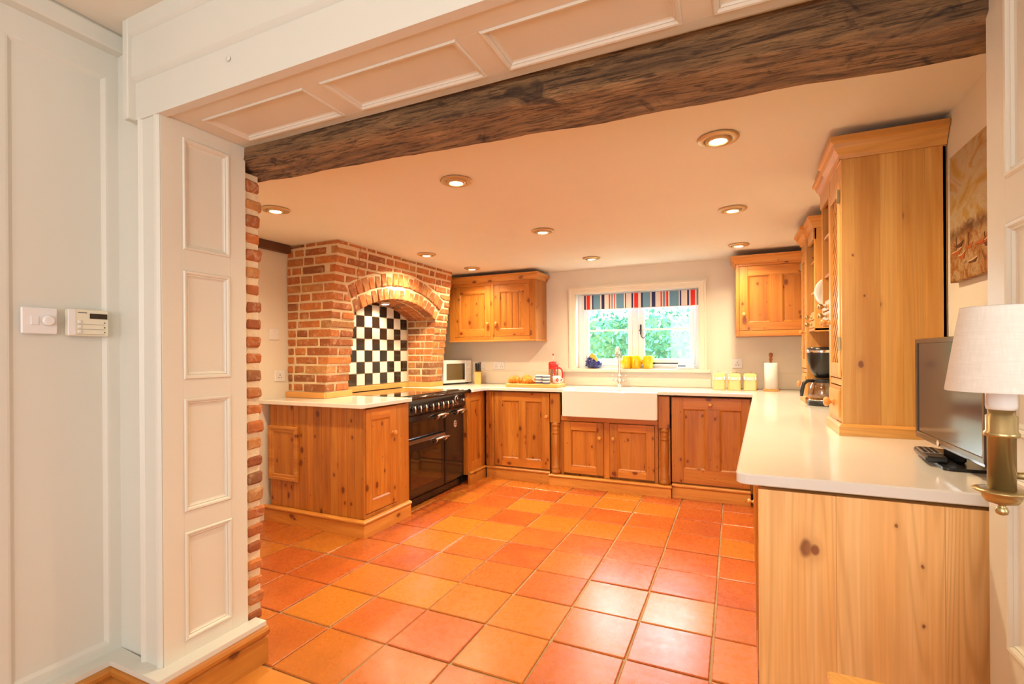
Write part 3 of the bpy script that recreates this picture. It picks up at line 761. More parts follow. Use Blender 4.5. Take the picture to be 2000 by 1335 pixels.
# ---- corner unit right of the range ----
cu = thing('base_cabinet', 'narrow pine corner cabinet panel just right of the range cooker', 'cabinet', (-2.5, 4.22, 0))
bx('carcass', PINE, cu, -2.90, -2.325, 4.06, 4.42, .09, .868)
door(cu, XF(-2.318, 4.062, .120, 90), .325, .748, [(.065, .255, .07, .67)], rec=.009, name='face_panel')
b = MB(); b.sweep(SK2, [(-2.300, 4.062), (-2.300, 4.388)]); b.build('plinth', SKIRT, cu)
# ---- back run ----
YF = 4.392
c1 = thing('base_cabinet', 'pine base cabinet with a twin panelled door under the croissant board, left of the sink', 'cabinet', (-1.95, 4.6, 0))
bx('carcass', PINE, c1, -2.28, -1.614, YF+.022, 4.93, .09, .868)
planks(c1, XF(-2.296, YF), .090, .12, .868, 3, th=.02)
door(c1, XF(-2.200, YF-.004, .135), .588, .726, [(.085, .270, .075, .645), (.340, .505, .075, .645)], kn=(.565, .505))
b = MB(); b.sweep(SK2, [(-2.288, YF-.004), (-1.609, YF-.004)]); b.build('plinth', SKIRT, c1)
c2 = thing('base_cabinet', 'pine sink cabinet with two doors and turned columns under the white butler sink', 'cabinet', (-1.05, 4.6, 0))
bx('carcass', PINE, c2, -1.60, -.52, YF+.03, 4.93, .09, .655)
b = MB(); b.box(-1.498, -.612, YF-.005, YF+.03, .612, .660, .003); b.build('top_rail', PINEH, c2)
for a, c in ((-1.498, -1.470), (-1.088, -1.036), (-.640, -.612)): bx('face_stile', PINE, c2, a, c, YF, YF+.03, .105, .612, c=.002)
door(c2, XF(-1.468, YF-.006, .125), .378, .480, [(.068, .312, .065, .405)], kn=(.345, .345))
door(c2, XF(-1.034, YF-.006, .125), .392, .480, [(.072, .322, .065, .415)], kn=(.035, .348))
def column(parent, x0, x1):
    xc = (x0+x1)/2; yc_ = YF+.005; hw = (x1-x0)/2
    b = MB(); b.box(x0, x1, yc_-hw*.6, yc_+.03, .59, .868, .003)
    b.lathe([(hw*.62, .105), (hw*.9, .112), (hw*.9, .135), (hw*.7, .142), (hw*.78, .16), (hw*.72, .175), (hw*.60, .18), (hw*.76, .30), (hw*.78, .47), (hw*.66, .485), (hw*.80, .492), (hw*.80, .50), (hw*.66, .505), (hw*.74, .515), (hw*.74, .545), (hw*.62, .552), (hw*.86, .562), (hw*.86, .575), (hw*.66, .585), (hw*.7, .592)], (xc, yc_, 0), 24)
    b.build('turned_column', PINE, parent)
column(c2, -1.598, -1.502); column(c2, -.606, -.512)
for a, c in ((-1.60, -1.502), (-.606, -.512)): bx('backing_board', PINE, c2, a, c, YF+.012, YF+.03, .10, .86, c=0)
SK3 = [(o_, z*.88) for o_, z in SK2]
b = MB(); b.sweep([(-.034, 0)]+SK3[1:-1]+[(-.034, .105)], [(-1.604, YF-.004), (-1.604, 4.352), (-.502, 4.352), (-.502, YF-.004)]); b.build('plinth', SKIRT, c2)
c3 = thing('base_cabinet', 'pine appliance door with two tall panels and a top knob, right of the sink', 'cabinet', (-.2, 4.6, 0))
bx('carcass', PINE, c3, -.496, .125, YF+.022, 4.93, .09, .862)
door(c3, XF(-.498, YF-.006, .135), .608, .725, [(.095, .270, .120, .630), (.380, .545, .120, .630)], kn=(.310, .672))
b = MB(); b.sweep([(a, z*1.02) for a, z in SK2], [(-.497, YF-.012), (.110, YF-.012)]); b.build('plinth', SKIRT, c3)

# ---- right-hand run and end panel ----
ru = thing('base_cabinet', 'pine peninsula base run with a plain pale end panel facing the dining table', 'cabinet', (.4, 2.5, 0))
b = MB(); b.prism([(.075, 1.53), (.70, 1.53), (.70, 4.35), (.145, 4.35)], .09, .868); b.build('carcass', DPINE, ru)
ex = [.056, .235, .455, .640, .712]
for a, c in zip(ex[:-1], ex[1:]): bx('board', EPINE, ru, a+.0002, c-.0002, 1.492, 1.522, .0, .868, c=.0004)
nseg = 5
for i in range(nseg):
    ya, yb_ = 1.53+.563*i, 1.53+.563*(i+1); 
    a = math.degrees(math.atan2(-.07, 2.82)); Mx = XF(.056+.0255*(yb_-1.53), yb_-.002, 0, -90-a*-1 if False else -90+a*-1*0)
    Mx = Matrix.Translation((.0545+.0252*(yb_-1.53), yb_-.002, 0)) @ Matrix.Rotation(math.radians(-90-1.44), 4, 'Z')
    if i == 3:
        dz = [(.135, .425), (.430, .645), (.650, .862)]
        for z0, z1 in dz:
            t = MB(Mx); t.box(0, .558, 0, .020, z0, z1, .004); dr = t.build('drawer', PINEH, ru); knob(Mx, .28, (z0+z1)/2, dr)
    else:
        door(ru, Mx @ Matrix.Translation((0, 0, .135)), .558, .727, [(.08, .478, .08, .640)], kn=(.50, .48) if i == 4 else None)
b = MB(); b.prism([(.058, 1.53), (.075, 1.53), (.145, 4.33), (.128, 4.33)], 0, .128); b.build('plinth', SKIRT, ru)

# ---- worktops ----
def rounded(poly, rs, n=6):
    out = []; m = len(poly)
    for i, (p, r) in enumerate(zip(poly, rs)):
        if r <= 0: out.append(p); continue
        P0 = Vector(poly[i-1]+(0,)); P1 = Vector(p+(0,)); P2 = Vector(poly[(i+1) % m]+(0,))
        a = (P0-P1).normalized(); c = (P2-P1).normalized()
        A = P1+a*r; C_ = P1+c*r
        for k in range(n+1):
            t = k/n; q = A*(1-t)**2+P1*2*t*(1-t)+C_*t*t; out.append((q.x, q.y))
    return out
def worktop(poly, rs, z0=.880, z1=.910, c=.004):
    pl = rounded(poly, rs); b = MB(); n = len(pl)
    area = sum(pl[i][0]*pl[(i+1) % n][1]-pl[(i+1) % n][0]*pl[i][1] for i in range(n))
    if area < 0: pl = pl[::-1]
    def off(d):
        q = []
        for i in range(n):
            p0, p1, p2 = Vector(pl[i-1]), Vector(pl[i]), Vector(pl[(i+1) % n]); d1 = (p1-p0); d2 = (p2-p1)
            if d1.length < 1e-6 or d2.length < 1e-6: q.append(tuple(p1)); continue
            d1.normalize(); d2.normalize(); n1 = Vector((-d1.y, d1.x)); n2 = Vector((-d2.y, d2.x)); m = n1+n2; m.normalize(); q.append(tuple(p1+m*d/max(.4, m.dot(n1))))
        return q
    L = [(off(c*.6), z0), (pl, z0+c*.6), (pl, z1-c), (off(c), z1)]
    vs = [(p[0], p[1], z) for l, z in L for p in l]
    b.add(vs, [list(range(n))[::-1], [3*n+i for i in range(n)]]+[(k*n+i, k*n+(i+1) % n, (k+1)*n+(i+1) % n, (k+1)*n+i) for k in range(3) for i in range(n)])
    o = b.build('worktop', QUARTZ)
    bm = bmesh.new(); bm.from_mesh(o.data); bmesh.ops.triangulate(bm, faces=[f for f in bm.faces if len(f.verts) > 4]); bm.to_mesh(o.data); bm.free(); return o
tag(worktop([(-3.238, 2.545), (-2.278, 2.545), (-2.262, 2.565), (-2.262, 3.103), (-2.40, 3.103), (-3.238, 3.103)], [0, 0, .0, .0, 0, 0]), 'short pale stone worktop between the brick breast and the range cooker', 'worktop')
tag(worktop([(-3.238, 4.066), (-2.262, 4.066), (-2.262, 4.31), (-2.235, 4.345), (-1.462, 4.345), (-1.462, 4.765), (-.604, 4.765), (-.604, 4.345), (.130, 4.345), (0.0, 1.478), (.712, 1.478), (.712, 4.932), (-3.238, 4.932)],
            [0, 0, 0, 0, 0, 0, 0, 0, .01, .035, 0, 0, 0]), 'long white quartz worktop running along the back wall and down the peninsula', 'worktop')

# ---- butler sink ----
sk = thing('butler_sink', 'large white ceramic double bowl butler sink under the window', 'sink', (-1.03, 4.53, .66))
b = MB(); x0, x1, y0, y1, z0, z1 = -1.459, -.607, 4.297, 4.762, .662, .902; wv = .022; mx = -1.03
bowls = [(x0+wv, mx-.016), (mx+.016, x1-wv)]
rr = .012
out = rounded([(x0, y0), (x1, y0), (x1, y1), (x0, y1)], [.018]*4, 5); n = len(out)
def ins2(d): return rounded([(x0+d, y0+d), (x1-d, y0+d), (x1-d, y1-d), (x0+d, y1-d)], [.016]*4, 5)
L = [(ins2(.006), z0), (out, z0+.006), (out, z1-.008), (ins2(.003), z1-.002), (ins2(.009), z1)]
vs = [(p[0], p[1], z) for l, z in L for p in l]
b.add(vs, [list(range(n))[::-1]]+[(k*n+i, k*n+(i+1) % n, (k+1)*n+(i+1) % n, (k+1)*n+i) for k in range(4) for i in range(n)])
ya, yb_ = y0+.026, y1-.026
for a, c in ((x0+.009, bowls[0][0]), (bowls[0][1], bowls[1][0]), (bowls[1][1], x1-.009)): b.box(a, c, y0+.009, y1-.009, z0+.02, z1-(.012 if a > -1.1 and a < -1 else 0), .002)
b.box(x0+.009, x1-.009, y0+.009, ya, z0+.02, z1, .002); b.box(x0+.009, x1-.009, yb_, y1-.009, z0+.02, z1, .002)
b.box(x0+.01, x1-.01, y0+.01, y1-.01, z0+.01, z0+.03, 0)
b.build('basin', CERAM, sk)
for a, c in bowls:
    b = MB(); b.lathe([(.04, 0), (.04, .003), (.03, .004)], ((a+c)/2, (ya+yb_)/2, z0+.03), 20); b.build('drain', CHROME, sk)

# ---- tap ----
tp = thing('mixer_tap', 'brushed steel two lever mixer tap standing behind the sink', 'tap', (-1.04, 4.845, .91))
b = MB(); b.lathe([(.028, .9105), (.028, .918), (.020, .924), (.020, .985), (.022, .99), (.022, 1.01), (.016, 1.018), (.013, 1.03)], (-1.04, 4.845, 0), 20); b.build('body', CHROME, tp)
pts = [(-1.04, 4.845, 1.02+.02*i) for i in range(11)]+[(-1.04, 4.845-.075*(1-math.cos(a)), 1.22+.075*math.sin(a)) for a in [PI*i/10 for i in range(1, 11)]]+[(-1.04, 4.695, 1.19)]
b = MB(); b.tube(pts, .0115, 12); b.build('spout', CHROME, tp)
for s_ in (-1, 1):
    b = MB(); b.tube([(-1.04+s_*.015, 4.845, .965), (-1.04+s_*.055, 4.845, .972)], .010, 10); b.lathe([(.013, 0), (.015, .01), (.012, .018)], (-1.04+s_*.058, 4.845, .962), 14)
    b.tube([(-1.04+s_*.06, 4.845, .975), (-1.04+s_*.066, 4.83, 1.03)], [.007, .005], 8); b.build('lever', CHROME, tp)

# ---- range cooker ----
rg = thing('range_cooker', 'black range cooker with nickel handles and lever knobs below the brick arch', 'cooker', (-2.7, 3.58, 0))
ya, yb_ = 3.112, 4.058; xfz = -2.372
b = MB(); b.box(-2.99, -2.385, ya, yb_, .05, .885, .003); b.box(-2.40, xfz, ya, yb_, .02, .075, .003); b.build('body', BLACK, rg)
b = MB(); b.box(-3.05, -2.355, ya, yb_, .885, .904, .003); b.build('hob_surround', BLACK, rg)
b = MB(); b.box(-3.02, -2.40, ya+.02, yb_-.02, .904, .909, .001); hob = b.build('ceramic_hob', BGLASS, rg)
b = MB(); b.prism([(-2.39, .748), (-2.352, .748), (-2.338, .765), (-2.350, .872), (-2.39, .885)], ya+.003, yb_-.003, 'y'); b.build('control_panel', BLACK, rg)
b = MB(); b.tube([(-2.300, ya+.03, .893), (-2.300, yb_+.01, .893)], .0135, 14)
b.lathe([(.017, -.006), (.019, 0), (.017, .012)], (-2.30, ya+.03, .893), 16, 'y'); b.lathe([(.017, -.006), (.019, 0), (.017, .012)], (-2.30, yb_+.005, .893), 16, 'y')
b.tube([(-2.355, ya+.035, .875), (-2.30, ya+.035, .893)], .009, 8); b.tube([(-2.355, yb_-.01, .875), (-2.30, yb_-.01, .893)], .009, 8); b.build('hand_rail', flat('dark_polished_rail', (.10, .075, .065, 1), .18, .9), rg)
for yk in (3.225, 3.303, 3.380, 3.482, 3.562, 3.640, 3.718, 3.795):
    b = MB(); b.lathe([(.019, 0), (.019, .006), (.013, .010), (.012, .016)], (-2.343, yk, .808), 18, 'x'); k = b.build('knob', BLACK, rg)
    b = MB(); b.tube([(-2.322, yk, .826), (-2.318, yk, .805), (-2.318, yk, .772)], [.0055, .008, .0055], 8, flat=.9); b.build('lever', NICKEL, k)
b = MB(); b.lathe([(.036, 0), (.036, .006), (.030, .009)], (-2.345, 3.90, .828), 28, 'x'); ck = b.build('clock_bezel', NICKEL, rg)
b = MB(); b.lathe([(.028, 0), (.028, .002)], (-2.3365, 3.90, .828), 28, 'x'); b.build('clock_face', BLACK, ck)
b = MB(); b.box(-2.3345, -2.3335, 3.898, 3.902, .828, .848, 0); b.box(-2.3345, -2.3335, 3.90, 3.914, .826, .830, 0); b.build('clock_hand', PLAST, ck)
for i in range(4):
    b = MB(); b.lathe([(.005, 0), (.005, .004)], (-2.343, 3.873+.018*i, .782), 10, 'x'); b.build('button', NICKEL, rg)
b = MB(); b.lathe([(.014, 0), (.014, .012), (.009, .016)], (-2.343, 4.015, .81), 16, 'x'); b.build('knob', NICKEL, rg)
def odoor(y0, y1, z0, z1, hz=None, hy=None):
    b = MB(); Mx = XF(0, 0); w_ = .016
    x = -2.352
    # bevelled face
    vs = [(-2.386, y0, z0), (-2.386, y1, z0), (-2.386, y1, z1), (-2.386, y0, z1), (x-.006, y0, z0), (x-.006, y1, z0), (x-.006, y1, z1), (x-.006, y0, z1), (x, y0+w_, z0+w_), (x, y1-w_, z0+w_), (x, y1-w_, z1-.036), (x, y0+w_, z1-.036)]
    b.add(vs, [(0, 1, 2, 3)]+[(k*4+i, k*4+(i+1) % 4, (k+1)*4+(i+1) % 4, (k+1)*4+i) for k in (0, 1) for i in range(4)]+[(8, 9, 10, 11)])
    d = b.build('oven_door', BLACK, rg); return d
d1 = odoor(3.130, 3.706, .562, .742); d2 = odoor(3.130, 3.706, .085, .556); d3 = odoor(3.712, 4.048, .085, .742)
b = MB(); b.box(-2.353, -2.3505, 3.19, 3.60, .585, .690, 0); b.build('door_glass', BGLASS, d1)
b = MB(); b.box(-2.353, -2.3505, 3.20, 3.64, .16, .46, 0); b.build('door_glass', BGLASS, d2)
b = MB(); b.prism([(-2.386, .545), (-2.346, .520), (-2.340, .523), (-2.345, .552), (-2.386, .560)], 3.134, 3.702, 'y'); b.build('door_top_trim', flat('polished_dark_steel', (.30, .30, .32, 1), .12, .95), d2)
def handle(d, y0, y1, z):
    b = MB(); x = -2.308; n = 9; ps = []; rs = []
    for i in range(n): t = i/(n-1); ps.append((x, y0+(y1-y0)*t, z+.004*math.sin(PI*t))); rs.append(.007+.005*math.sin(PI*t))
    b.tube(ps, rs, 12); b.lathe([(.005, -.008), (.008, 0), (.005, .008)], (x, y0-.006, z), 10, 'y'); b.lathe([(.005, -.008), (.008, 0), (.005, .008)], (x, y1+.006, z), 10, 'y')
    b.tube([(-2.352, y0+.022, z-.034), (-2.325, y0+.018, z-.024), (x, y0+.012, z-.002)], [.010, .006, .006], 8); b.tube([(-2.352, y1-.022, z-.034), (-2.325, y1-.018, z-.024), (x, y1-.012, z-.002)], [.010, .006, .006], 8)
    b.build('handle', NICKEL, d)
handle(d1, 3.545, 3.690, .718); handle(d3, 3.865, 4.000, .722); handle(d2, 3.520, 3.700, .520)
b = MB(); 
for i in range(8): a = 2*PI*i/8; b.lathe([(.008, 0), (.009, .003), (.005, .005)], (-2.352, 3.885+.021*math.cos(a), .602+.026*math.sin(a)), 10, 'x')
b.lathe([(.012, 0), (.012, .004), (.006, .006)], (-2.352, 3.885, .602), 14, 'x'); b.build('round_emblem', NICKEL, d3)

# ---- wall cabinets ----
CROWN = [(0, 0), (.006, 0), (.010, .012), (.024, .030), (.030, .046), (.040, .050), (.040, .068), (0, .068)]
wl = thing('wall_cabinet', 'pine wall cabinet with two planked doors left of the window', 'cabinet', (-2.3, 4.8, 1.38))
b = MB(); b.box(-2.86, -1.842, 4.645, 4.945, 1.385, 2.005, .002); b.build('carcass', PINE, wl)
for a, c in ((-2.86, -2.80), (-2.355, -2.315), (-1.905, -1.842)): bx('face_stile', PINE, wl, a, c, 4.622, 4.645, 1.385, 2.005, c=.002)
for a, c in ((-2.80, -2.355), (-2.315, -1.905)):
    for z0, z1 in ((1.385, 1.425), (1.97, 2.005)): bx('face_rail', PINEH, wl, a, c, 4.622, 4.645, z0, z1, c=.002)
for (x0, w_, kx) in ((-2.798, .441, .412), (-2.313, .406, .030)):
    d = door(wl, XF(x0, 4.624, 1.428), w_, .540, [(.065, w_-.065, .07, .465)], kn=(kx, .135), rec=.012)
    for i in range(1, 4): bx('bead', PINE, d, x0+.065+(w_-.13)*i/4-.003, x0+.065+(w_-.13)*i/4+.003, 4.631, 4.640, 1.50, 1.892, c=.002)
b = MB(); b.sweep([(o_, 2.005+z) for o_, z in CROWN], [(-2.86, 4.622), (-1.842, 4.622), (-1.842, 4.945)]); b.box(-2.86, -1.842, 4.622, 4.945, 2.005, 2.06, 0); b.build('cornice', SKIRT, wl)
b = MB(); b.sweep([(0, 1.372), (.006, 1.374), (.006, 1.384), (0, 1.390)], [(-2.86, 4.622), (-1.842, 4.622), (-1.842, 4.945)]); b.build('light_rail', SKIRT, wl)
wr = thing('wall_cabinet', 'pine wall cabinet with one twin panelled door right of the window', 'cabinet', (.3, 4.8, 1.37))
b = MB(); b.box(.010, .700, 4.645, 4.945, 1.378, 1.995, .002); b.build('carcass', PINE, wr)
for a, c in ((.010, .036), (.60, .70)): bx('face_stile', PINE, wr, a, c, 4.622, 4.645, 1.378, 1.995, c=.002)
for z0, z1 in ((1.378, 1.425), (1.975, 1.995)): bx('face_rail', PINEH, wr, .036, .60, 4.622, 4.645, z0, z1, c=.002)
door(wr, XF(.038, 4.622, 1.428), .560, .545, [(.065, .235, .065, .465), (.325, .495, .065, .465)], kn=(.035, .135), rec=.010)
b = MB(); b.sweep([(o_, 1.995+z) for o_, z in CROWN], [(.010, 4.945), (.010, 4.622), (.70, 4.622)]); b.box(.010, .70, 4.622, 4.945, 1.995, 2.05, 0); b.build('cornice', SKIRT, wr)

# ---- pine dresser hutches standing on the worktop ----
BRASSH = BRASS
def hutch(name, label, x0, yt0, yt1, ym0, ym1, ztop, tall_near, zt_m):
    """tall latticed section yt0..yt1 and open shelf section ym0..ym1; front faces -x at x0"""
    r = thing(name, label, 'dresser', (x0+.15, (yt0+yt1)/2, .91)); xb = XR-.003
    zc0 = ztop-.085
    sp_ = bx('side_panel', DPINE, r, x0+.003, xb-.002, yt0+.004, yt0+.018, .913, zc0+.008)
    es = [x0+.001, x0+.045, x0+.125, x0+.195, x0+.262, xb]
    for a, c in zip(es[:-1], es[1:]): bx('board', DPINE, sp_, a+.0001, c-.0001, yt0, yt0+.0045, .912, zc0+.01, c=.0003)
    b = MB(); b.box(x0+.022, xb, yt1-.018, yt1, .912, zc0, .002); b.build('side_panel', DPINE, r)
    bx('back_panel', DPINE, r, xb-.012, xb, yt0, yt1, .912, zc0)
    for z in (1.125, 1.38, 1.66): bx('shelf', DPINEH, r, x0+.03, xb-.012, yt0+.018, yt1-.018, z, z+.016)
    bx('top', DPINEH, r, x0, xb, yt0, yt1, zc0, ztop-.01)
    w_ = yt1-yt0
    Mx = XF(x0, yt1, 0, -90)          # u runs towards the camera
    # drawer at the foot
    t = MB(Mx); t.box(.0, .020, 0, .020, .955, zc0, .0015); t.box(w_-.020, w_-.001, .0, .020, .955, zc0, .0015); t.box(.02, w_-.02, .002, .02, 1.105, 1.13, .001); t.box(.02, w_-.02, .002, .02, zc0-.07, zc0, .001); t.build('face_frame', DPINE, r)
    t = MB(Mx); t.box(.022, w_-.022, -.002, .02, .958, 1.100, .003); dr = t.build('drawer', DPINEH, r); t = MB(Mx); t.box(.035, w_-.035, -.008, 0, .975, 1.085, .004); t.build('raised_field', DPINEH, dr)
    knob(Mx, w_/2, 1.03, dr, None, 1.15, -.008)
    # latticed door
    u0, u1, z0, z1 = .022, w_-.022, 1.135, zc0-.075; sw = .042
    t = MB(Mx); t.box(u0, u0+sw, -.004, .018, z0, z1, .002); t.box(u1-sw, u1, -.004, .018, z0, z1, .002); d = t.build('lattice_door', DPINE, r)
    t = MB(Mx); t.box(u0+sw, u1-sw, -.003, .018, z0, z0+.06, .001); t.box(u0+sw, u1-sw, -.003, .018, z1-.05, z1, .001); t.build('rail', DPINEH, d)
    a0, a1, b0, b1 = u0+sw, u1-sw, z0+.06, z1-.05; ww = a1-a0; k = 0; z = b0-ww
    while z < b1:
        for s_ in (0, 1):
            p0 = (a0, z) if s_ == 0 else (a0, z+ww); p1 = (a1, z+ww) if s_ == 0 else (a1, z)
            # clip to b0..b1
            def cp(p, q):
                (ua, za), (ub, zb) = p, q
                def at(zz): t_ = (zz-za)/(zb-za); return (ua+(ub-ua)*t_, zz)
                lo, hi = min(za, zb), max(za, zb)
                if hi <= b0 or lo >= b1: return None
                P_ = p if b0 <= za <= b1 else at(b0 if za < b0 else b1); Q_ = q if b0 <= zb <= b1 else at(b0 if zb < b0 else b1); return P_, Q_
            c_ = cp(p0, p1)
            if not c_: continue
            (ua, za), (ub, zb) = c_; L_ = math.hypot(ub-ua, zb-za)
            if L_ < .02: continue
            an = math.atan2(zb-za, ub-ua); Ms_ = Mx @ Matrix.Translation((ua, .004+.006*s_, za)) @ Matrix.Rotation(-an, 4, 'Y')
            t = MB(Ms_); t.box(0, L_, 0, .006, -.006, .006, .001); t.build('lattice_slat', DPINE, d)
        z += .045
    for hz in (z0+.11, z1-.09): t = MB(Mx); t.box(u1-.001, u1+.006, -.012, -.002, hz, hz+.055, .001) if tall_near else t.box(u0-.006, u0+.001, -.012, -.002, hz, hz+.055, .001); t.build('hinge', BRASS, d)
    knob(Mx, (u0+.02) if tall_near else (u1-.02), 1.37, d, None, .8, -.004)
    # base moulding
    t = MB()
    t.sweep([(0, .911), (.014, .911), (.014, .945), (.006, .953), (0, .955)], [(x0, yt1+.0), (x0, yt0), (xb, yt0)][::-1], -1) if False else t.sweep([(0, .9105), (.013, .9105), (.013, .946), (.006, .954), (0, .956)], [(x0, yt1), (x0, yt0), (xb, yt0)], 1)
    t.build('base_moulding', SKIRT if False else DPINEH, r)
    # open shelves
    xm = x0+.035; m0, m1 = min(ym0, ym1), max(ym0, ym1); outer = m0 if not tall_near else m1; zb = 1.375; zt = zt_m-.06
    osd = MB(); oy = (m1-.018, m1) if tall_near else (m0, m0+.018); osd.box(x0+.012, xb, oy[0], oy[1], zb-.012, zt, .002); osd.build('side_panel', DPINE, r)
    bx('back_panel', DPINE, r, xb-.012, xb, m0, m1, zb, zt)
    t = MB(); t.box(x0+.008, xb-.012, m0, m1-(.018 if tall_near else 0), zb-.006, zb+.010, .002); t.build('shelf', DPINEH, r)
    for z in (1.475, 1.60, 1.79):
        if z < zt-.05: bx('shelf', DPINEH, r, x0+.02, xb-.012, m0+.001, m1-.018, z, z+.014)
    for z0_, z1_ in ((1.388, 1.432), (1.436, 1.474)):
        t = MB(); t.box(x0+.010, x0+.20, m0+.004, m1-.020, z0_, z1_, .003); dr = t.build('small_drawer', DPINEH, r); knob(XF(x0+.010, (m0+m1)/2, 0, -90), 0, (z0_+z1_)/2, dr, BRASS, .75)
    t = MB(); t.box(x0+.006, x0+.024, m0, m1, zt-.07, zt, .002); t.build('frieze', DPINEH, r)
    bx('top', DPINEH, r, x0+.01, xb, m0, m1, zt, zt+.012)
    # cornices
    t = MB(); t.sweep([(o_, zc0+.002+z*1.2) for o_, z in CROWN], [(x0, yt1), (x0, yt0), (xb, yt0)] if tall_near else [(xb, yt1), (x0, yt1), (x0, yt0), (xb, yt0)], 1); t.build('cornice', DPINEH, r)
    t = MB(); t.sweep([(o_*.8, zt-.002+z) for o_, z in CROWN], ([(xb, m1), (x0+.01, m1), (x0+.01, m0)] if tall_near else [(x0+.01, m1), (x0+.01, m0), (xb, m0)]), 1); t.build('cornice', DPINEH, r)
    return r
hutch('pine_dresser', 'tall pale pine dresser with latticed door on the peninsula, beside the television', .386, 2.30, 2.585, 2.590, 2.86, 2.082, True, 2.075)
hutch('pine_dresser', 'farther pine dresser with latticed door and open shelf behind the coffee maker', .425, 3.66, 3.92, 3.42, 3.655, 2.05, False, 2.045)

# =====================================================================
# THINGS
# =====================================================================
# ---- recessed ceiling lights ----
SP = [(-.057, 2.151, 'nearest the beam on the right', 1), (-1.263, 2.112, 'nearest the beam in the middle', 1), (-2.478, 2.063, 'beside the top of the brick pier', 1),
      (-.007, 3.245, 'second from the beam in the right row', 1), (-1.229, 3.235, 'in the middle of the kitchen ceiling', 1), (-2.426, 3.551, 'just in front of the brick arch', 1),
      (-2.406, 4.322, 'above the left wall cabinet', 1), (-1.181, 4.345, 'in front of the window', 1), (.034, 4.342, 'above the right wall cabinet', 1)]
proto = None
for i, (x, y, where, _) in enumerate(SP):
    if proto is None:
        r = locthing('ceiling_light', '', 'downlight', (x, y, CZ), 'round brass downlights in the kitchen ceiling')
        b = MB(); b.lathe([(.050, .0), (.078, -.002), (.080, -.005), (.076, -.010), (.058, -.013), (.052, -.008), (.050, .0)], (0, 0, 0), 36, cap=False); b.build('ring', BRONZE, r)
        b = MB(); b.lathe([(.051, -.004), (.048, -.014), (.040, -.020), (.034, -.018), (.032, -.004)], (0, 0, 0), 30, cap=False); b.build('eyeball', BRONZE, r)
        b = MB(); b.lathe([(.031, -.012), (.028, -.016), (.012, -.018), (.001, -.0185)], (0, 0, 0), 24); b.build('bulb', BULB, r)
        proto = r
    else:
        r = copy_tree(proto); r.location = (x, y, CZ)
    r['label'] = 'round brass recessed downlight ' + where
    light('downlight_beam', 'SPOT', (x, y, CZ-.024), SPOT*(1.9 if i == 5 else .95), (1.0, .80, .50), (0, 0, 0), spot_size=math.radians(150), spot_blend=1.0, shadow_soft_size=.03)
light('recess_fill_spot', 'SPOT', (-2.93, 3.62, 1.70), RECL, (1.0, .80, .50), (0, math.radians(0), 0), spot_size=math.radians(165), spot_blend=.6, shadow_soft_size=.03)  # spot added to brighten the arch and its recess
rl = thing('recess_fill_lamp', 'small added lamp under the crown of the brick arch, brightening the checkerboard tiles', 'lamp', (-2.93, 3.62, 1.70))  # made-up fitting around the added recess spot
b = MB(); b.lathe([(.040, .025), (.040, .008), (.034, .004), (.032, .012)], (-2.93, 3.62, 1.70), 24); b.build('housing', PLAST, rl)
b = MB(); b.lathe([(.031, .006), (.028, .003), (.010, .001)], (-2.93, 3.62, 1.70), 20); b.build('bulb', BULB, rl)

# ---- microwave ----
mw = locthing('microwave', 'small cream white microwave in the corner beside the brick breast', 'microwave', (-2.868, 4.475, .911), rz=math.radians(75))
# local: x right along the front, front faces -y
b = MB(); b.box(0, .44, 0, .30, .012, .265, .006); b.build('body', PLAST, mw)
b = MB(); b.box(.004, .335, -.022, -.001, .014, .263, .006); d = b.build('door', PLAST, mw)
b = MB(); b.box(.045, .318, -.0245, -.0215, .048, .228, .002); b.build('door_window', flat('smoked_window', srgb(96, 80, 52), .15), d)
b = MB(); b.box(.285, .318, -.026, -.0240, .048, .228, .001); b.build('dark_strip', BPLAST, d)
b = MB(); b.box(.337, .438, -.020, -.001, .014, .263, .006); cp_ = b.build('control_panel', PLAST, mw)
for z in (.19, .11): b = MB(); b.lathe([(.018, -.020), (.018, -.030), (.012, -.036)], (.388, 0, z), 18, 'y'); b.build('dial', CREAMPL, cp_)
b = MB(); b.box(.36, .415, -.0225, -.019, .035, .06, .003); b.build('open_button', CREAMPL, cp_)
for x in (.03, .41):
    for y in (.03, .27): b = MB(); b.cyl(.012, .0125, (x, y, 0), 10); b.build('foot', BPLAST, mw)
# ---- knife block ----
kb = locthing('knife_block', 'light wooden knife block with black handled knives beside the microwave', 'knife block', (-2.60, 4.80, .911), rz=math.radians(20))
b = MB(); b.prism([(-.055, 0), (.055, 0), (.055, .075), (-.005, .150), (-.055, .130)], -.035, .035, 'x'); b.build('block', BLOCKW, kb)
for i, (dx, dy) in enumerate([(-.022, -.030), (0, -.030), (.022, -.030), (-.022, .0), (0, .0), (.022, .0), (-.012, .03), (.012, .03)]):
    z = .135 if dy < -.01 else (.145 if dy < .02 else .11)
    b = MB(); b.tube([(dx, dy+.005, z-.015), (dx, dy-.012, z+.03), (dx, dy-.035, z+.085+.006*(i % 3))], [.007, .008, .009], 8, flat=.7); b.build('knife', BPLAST, kb)

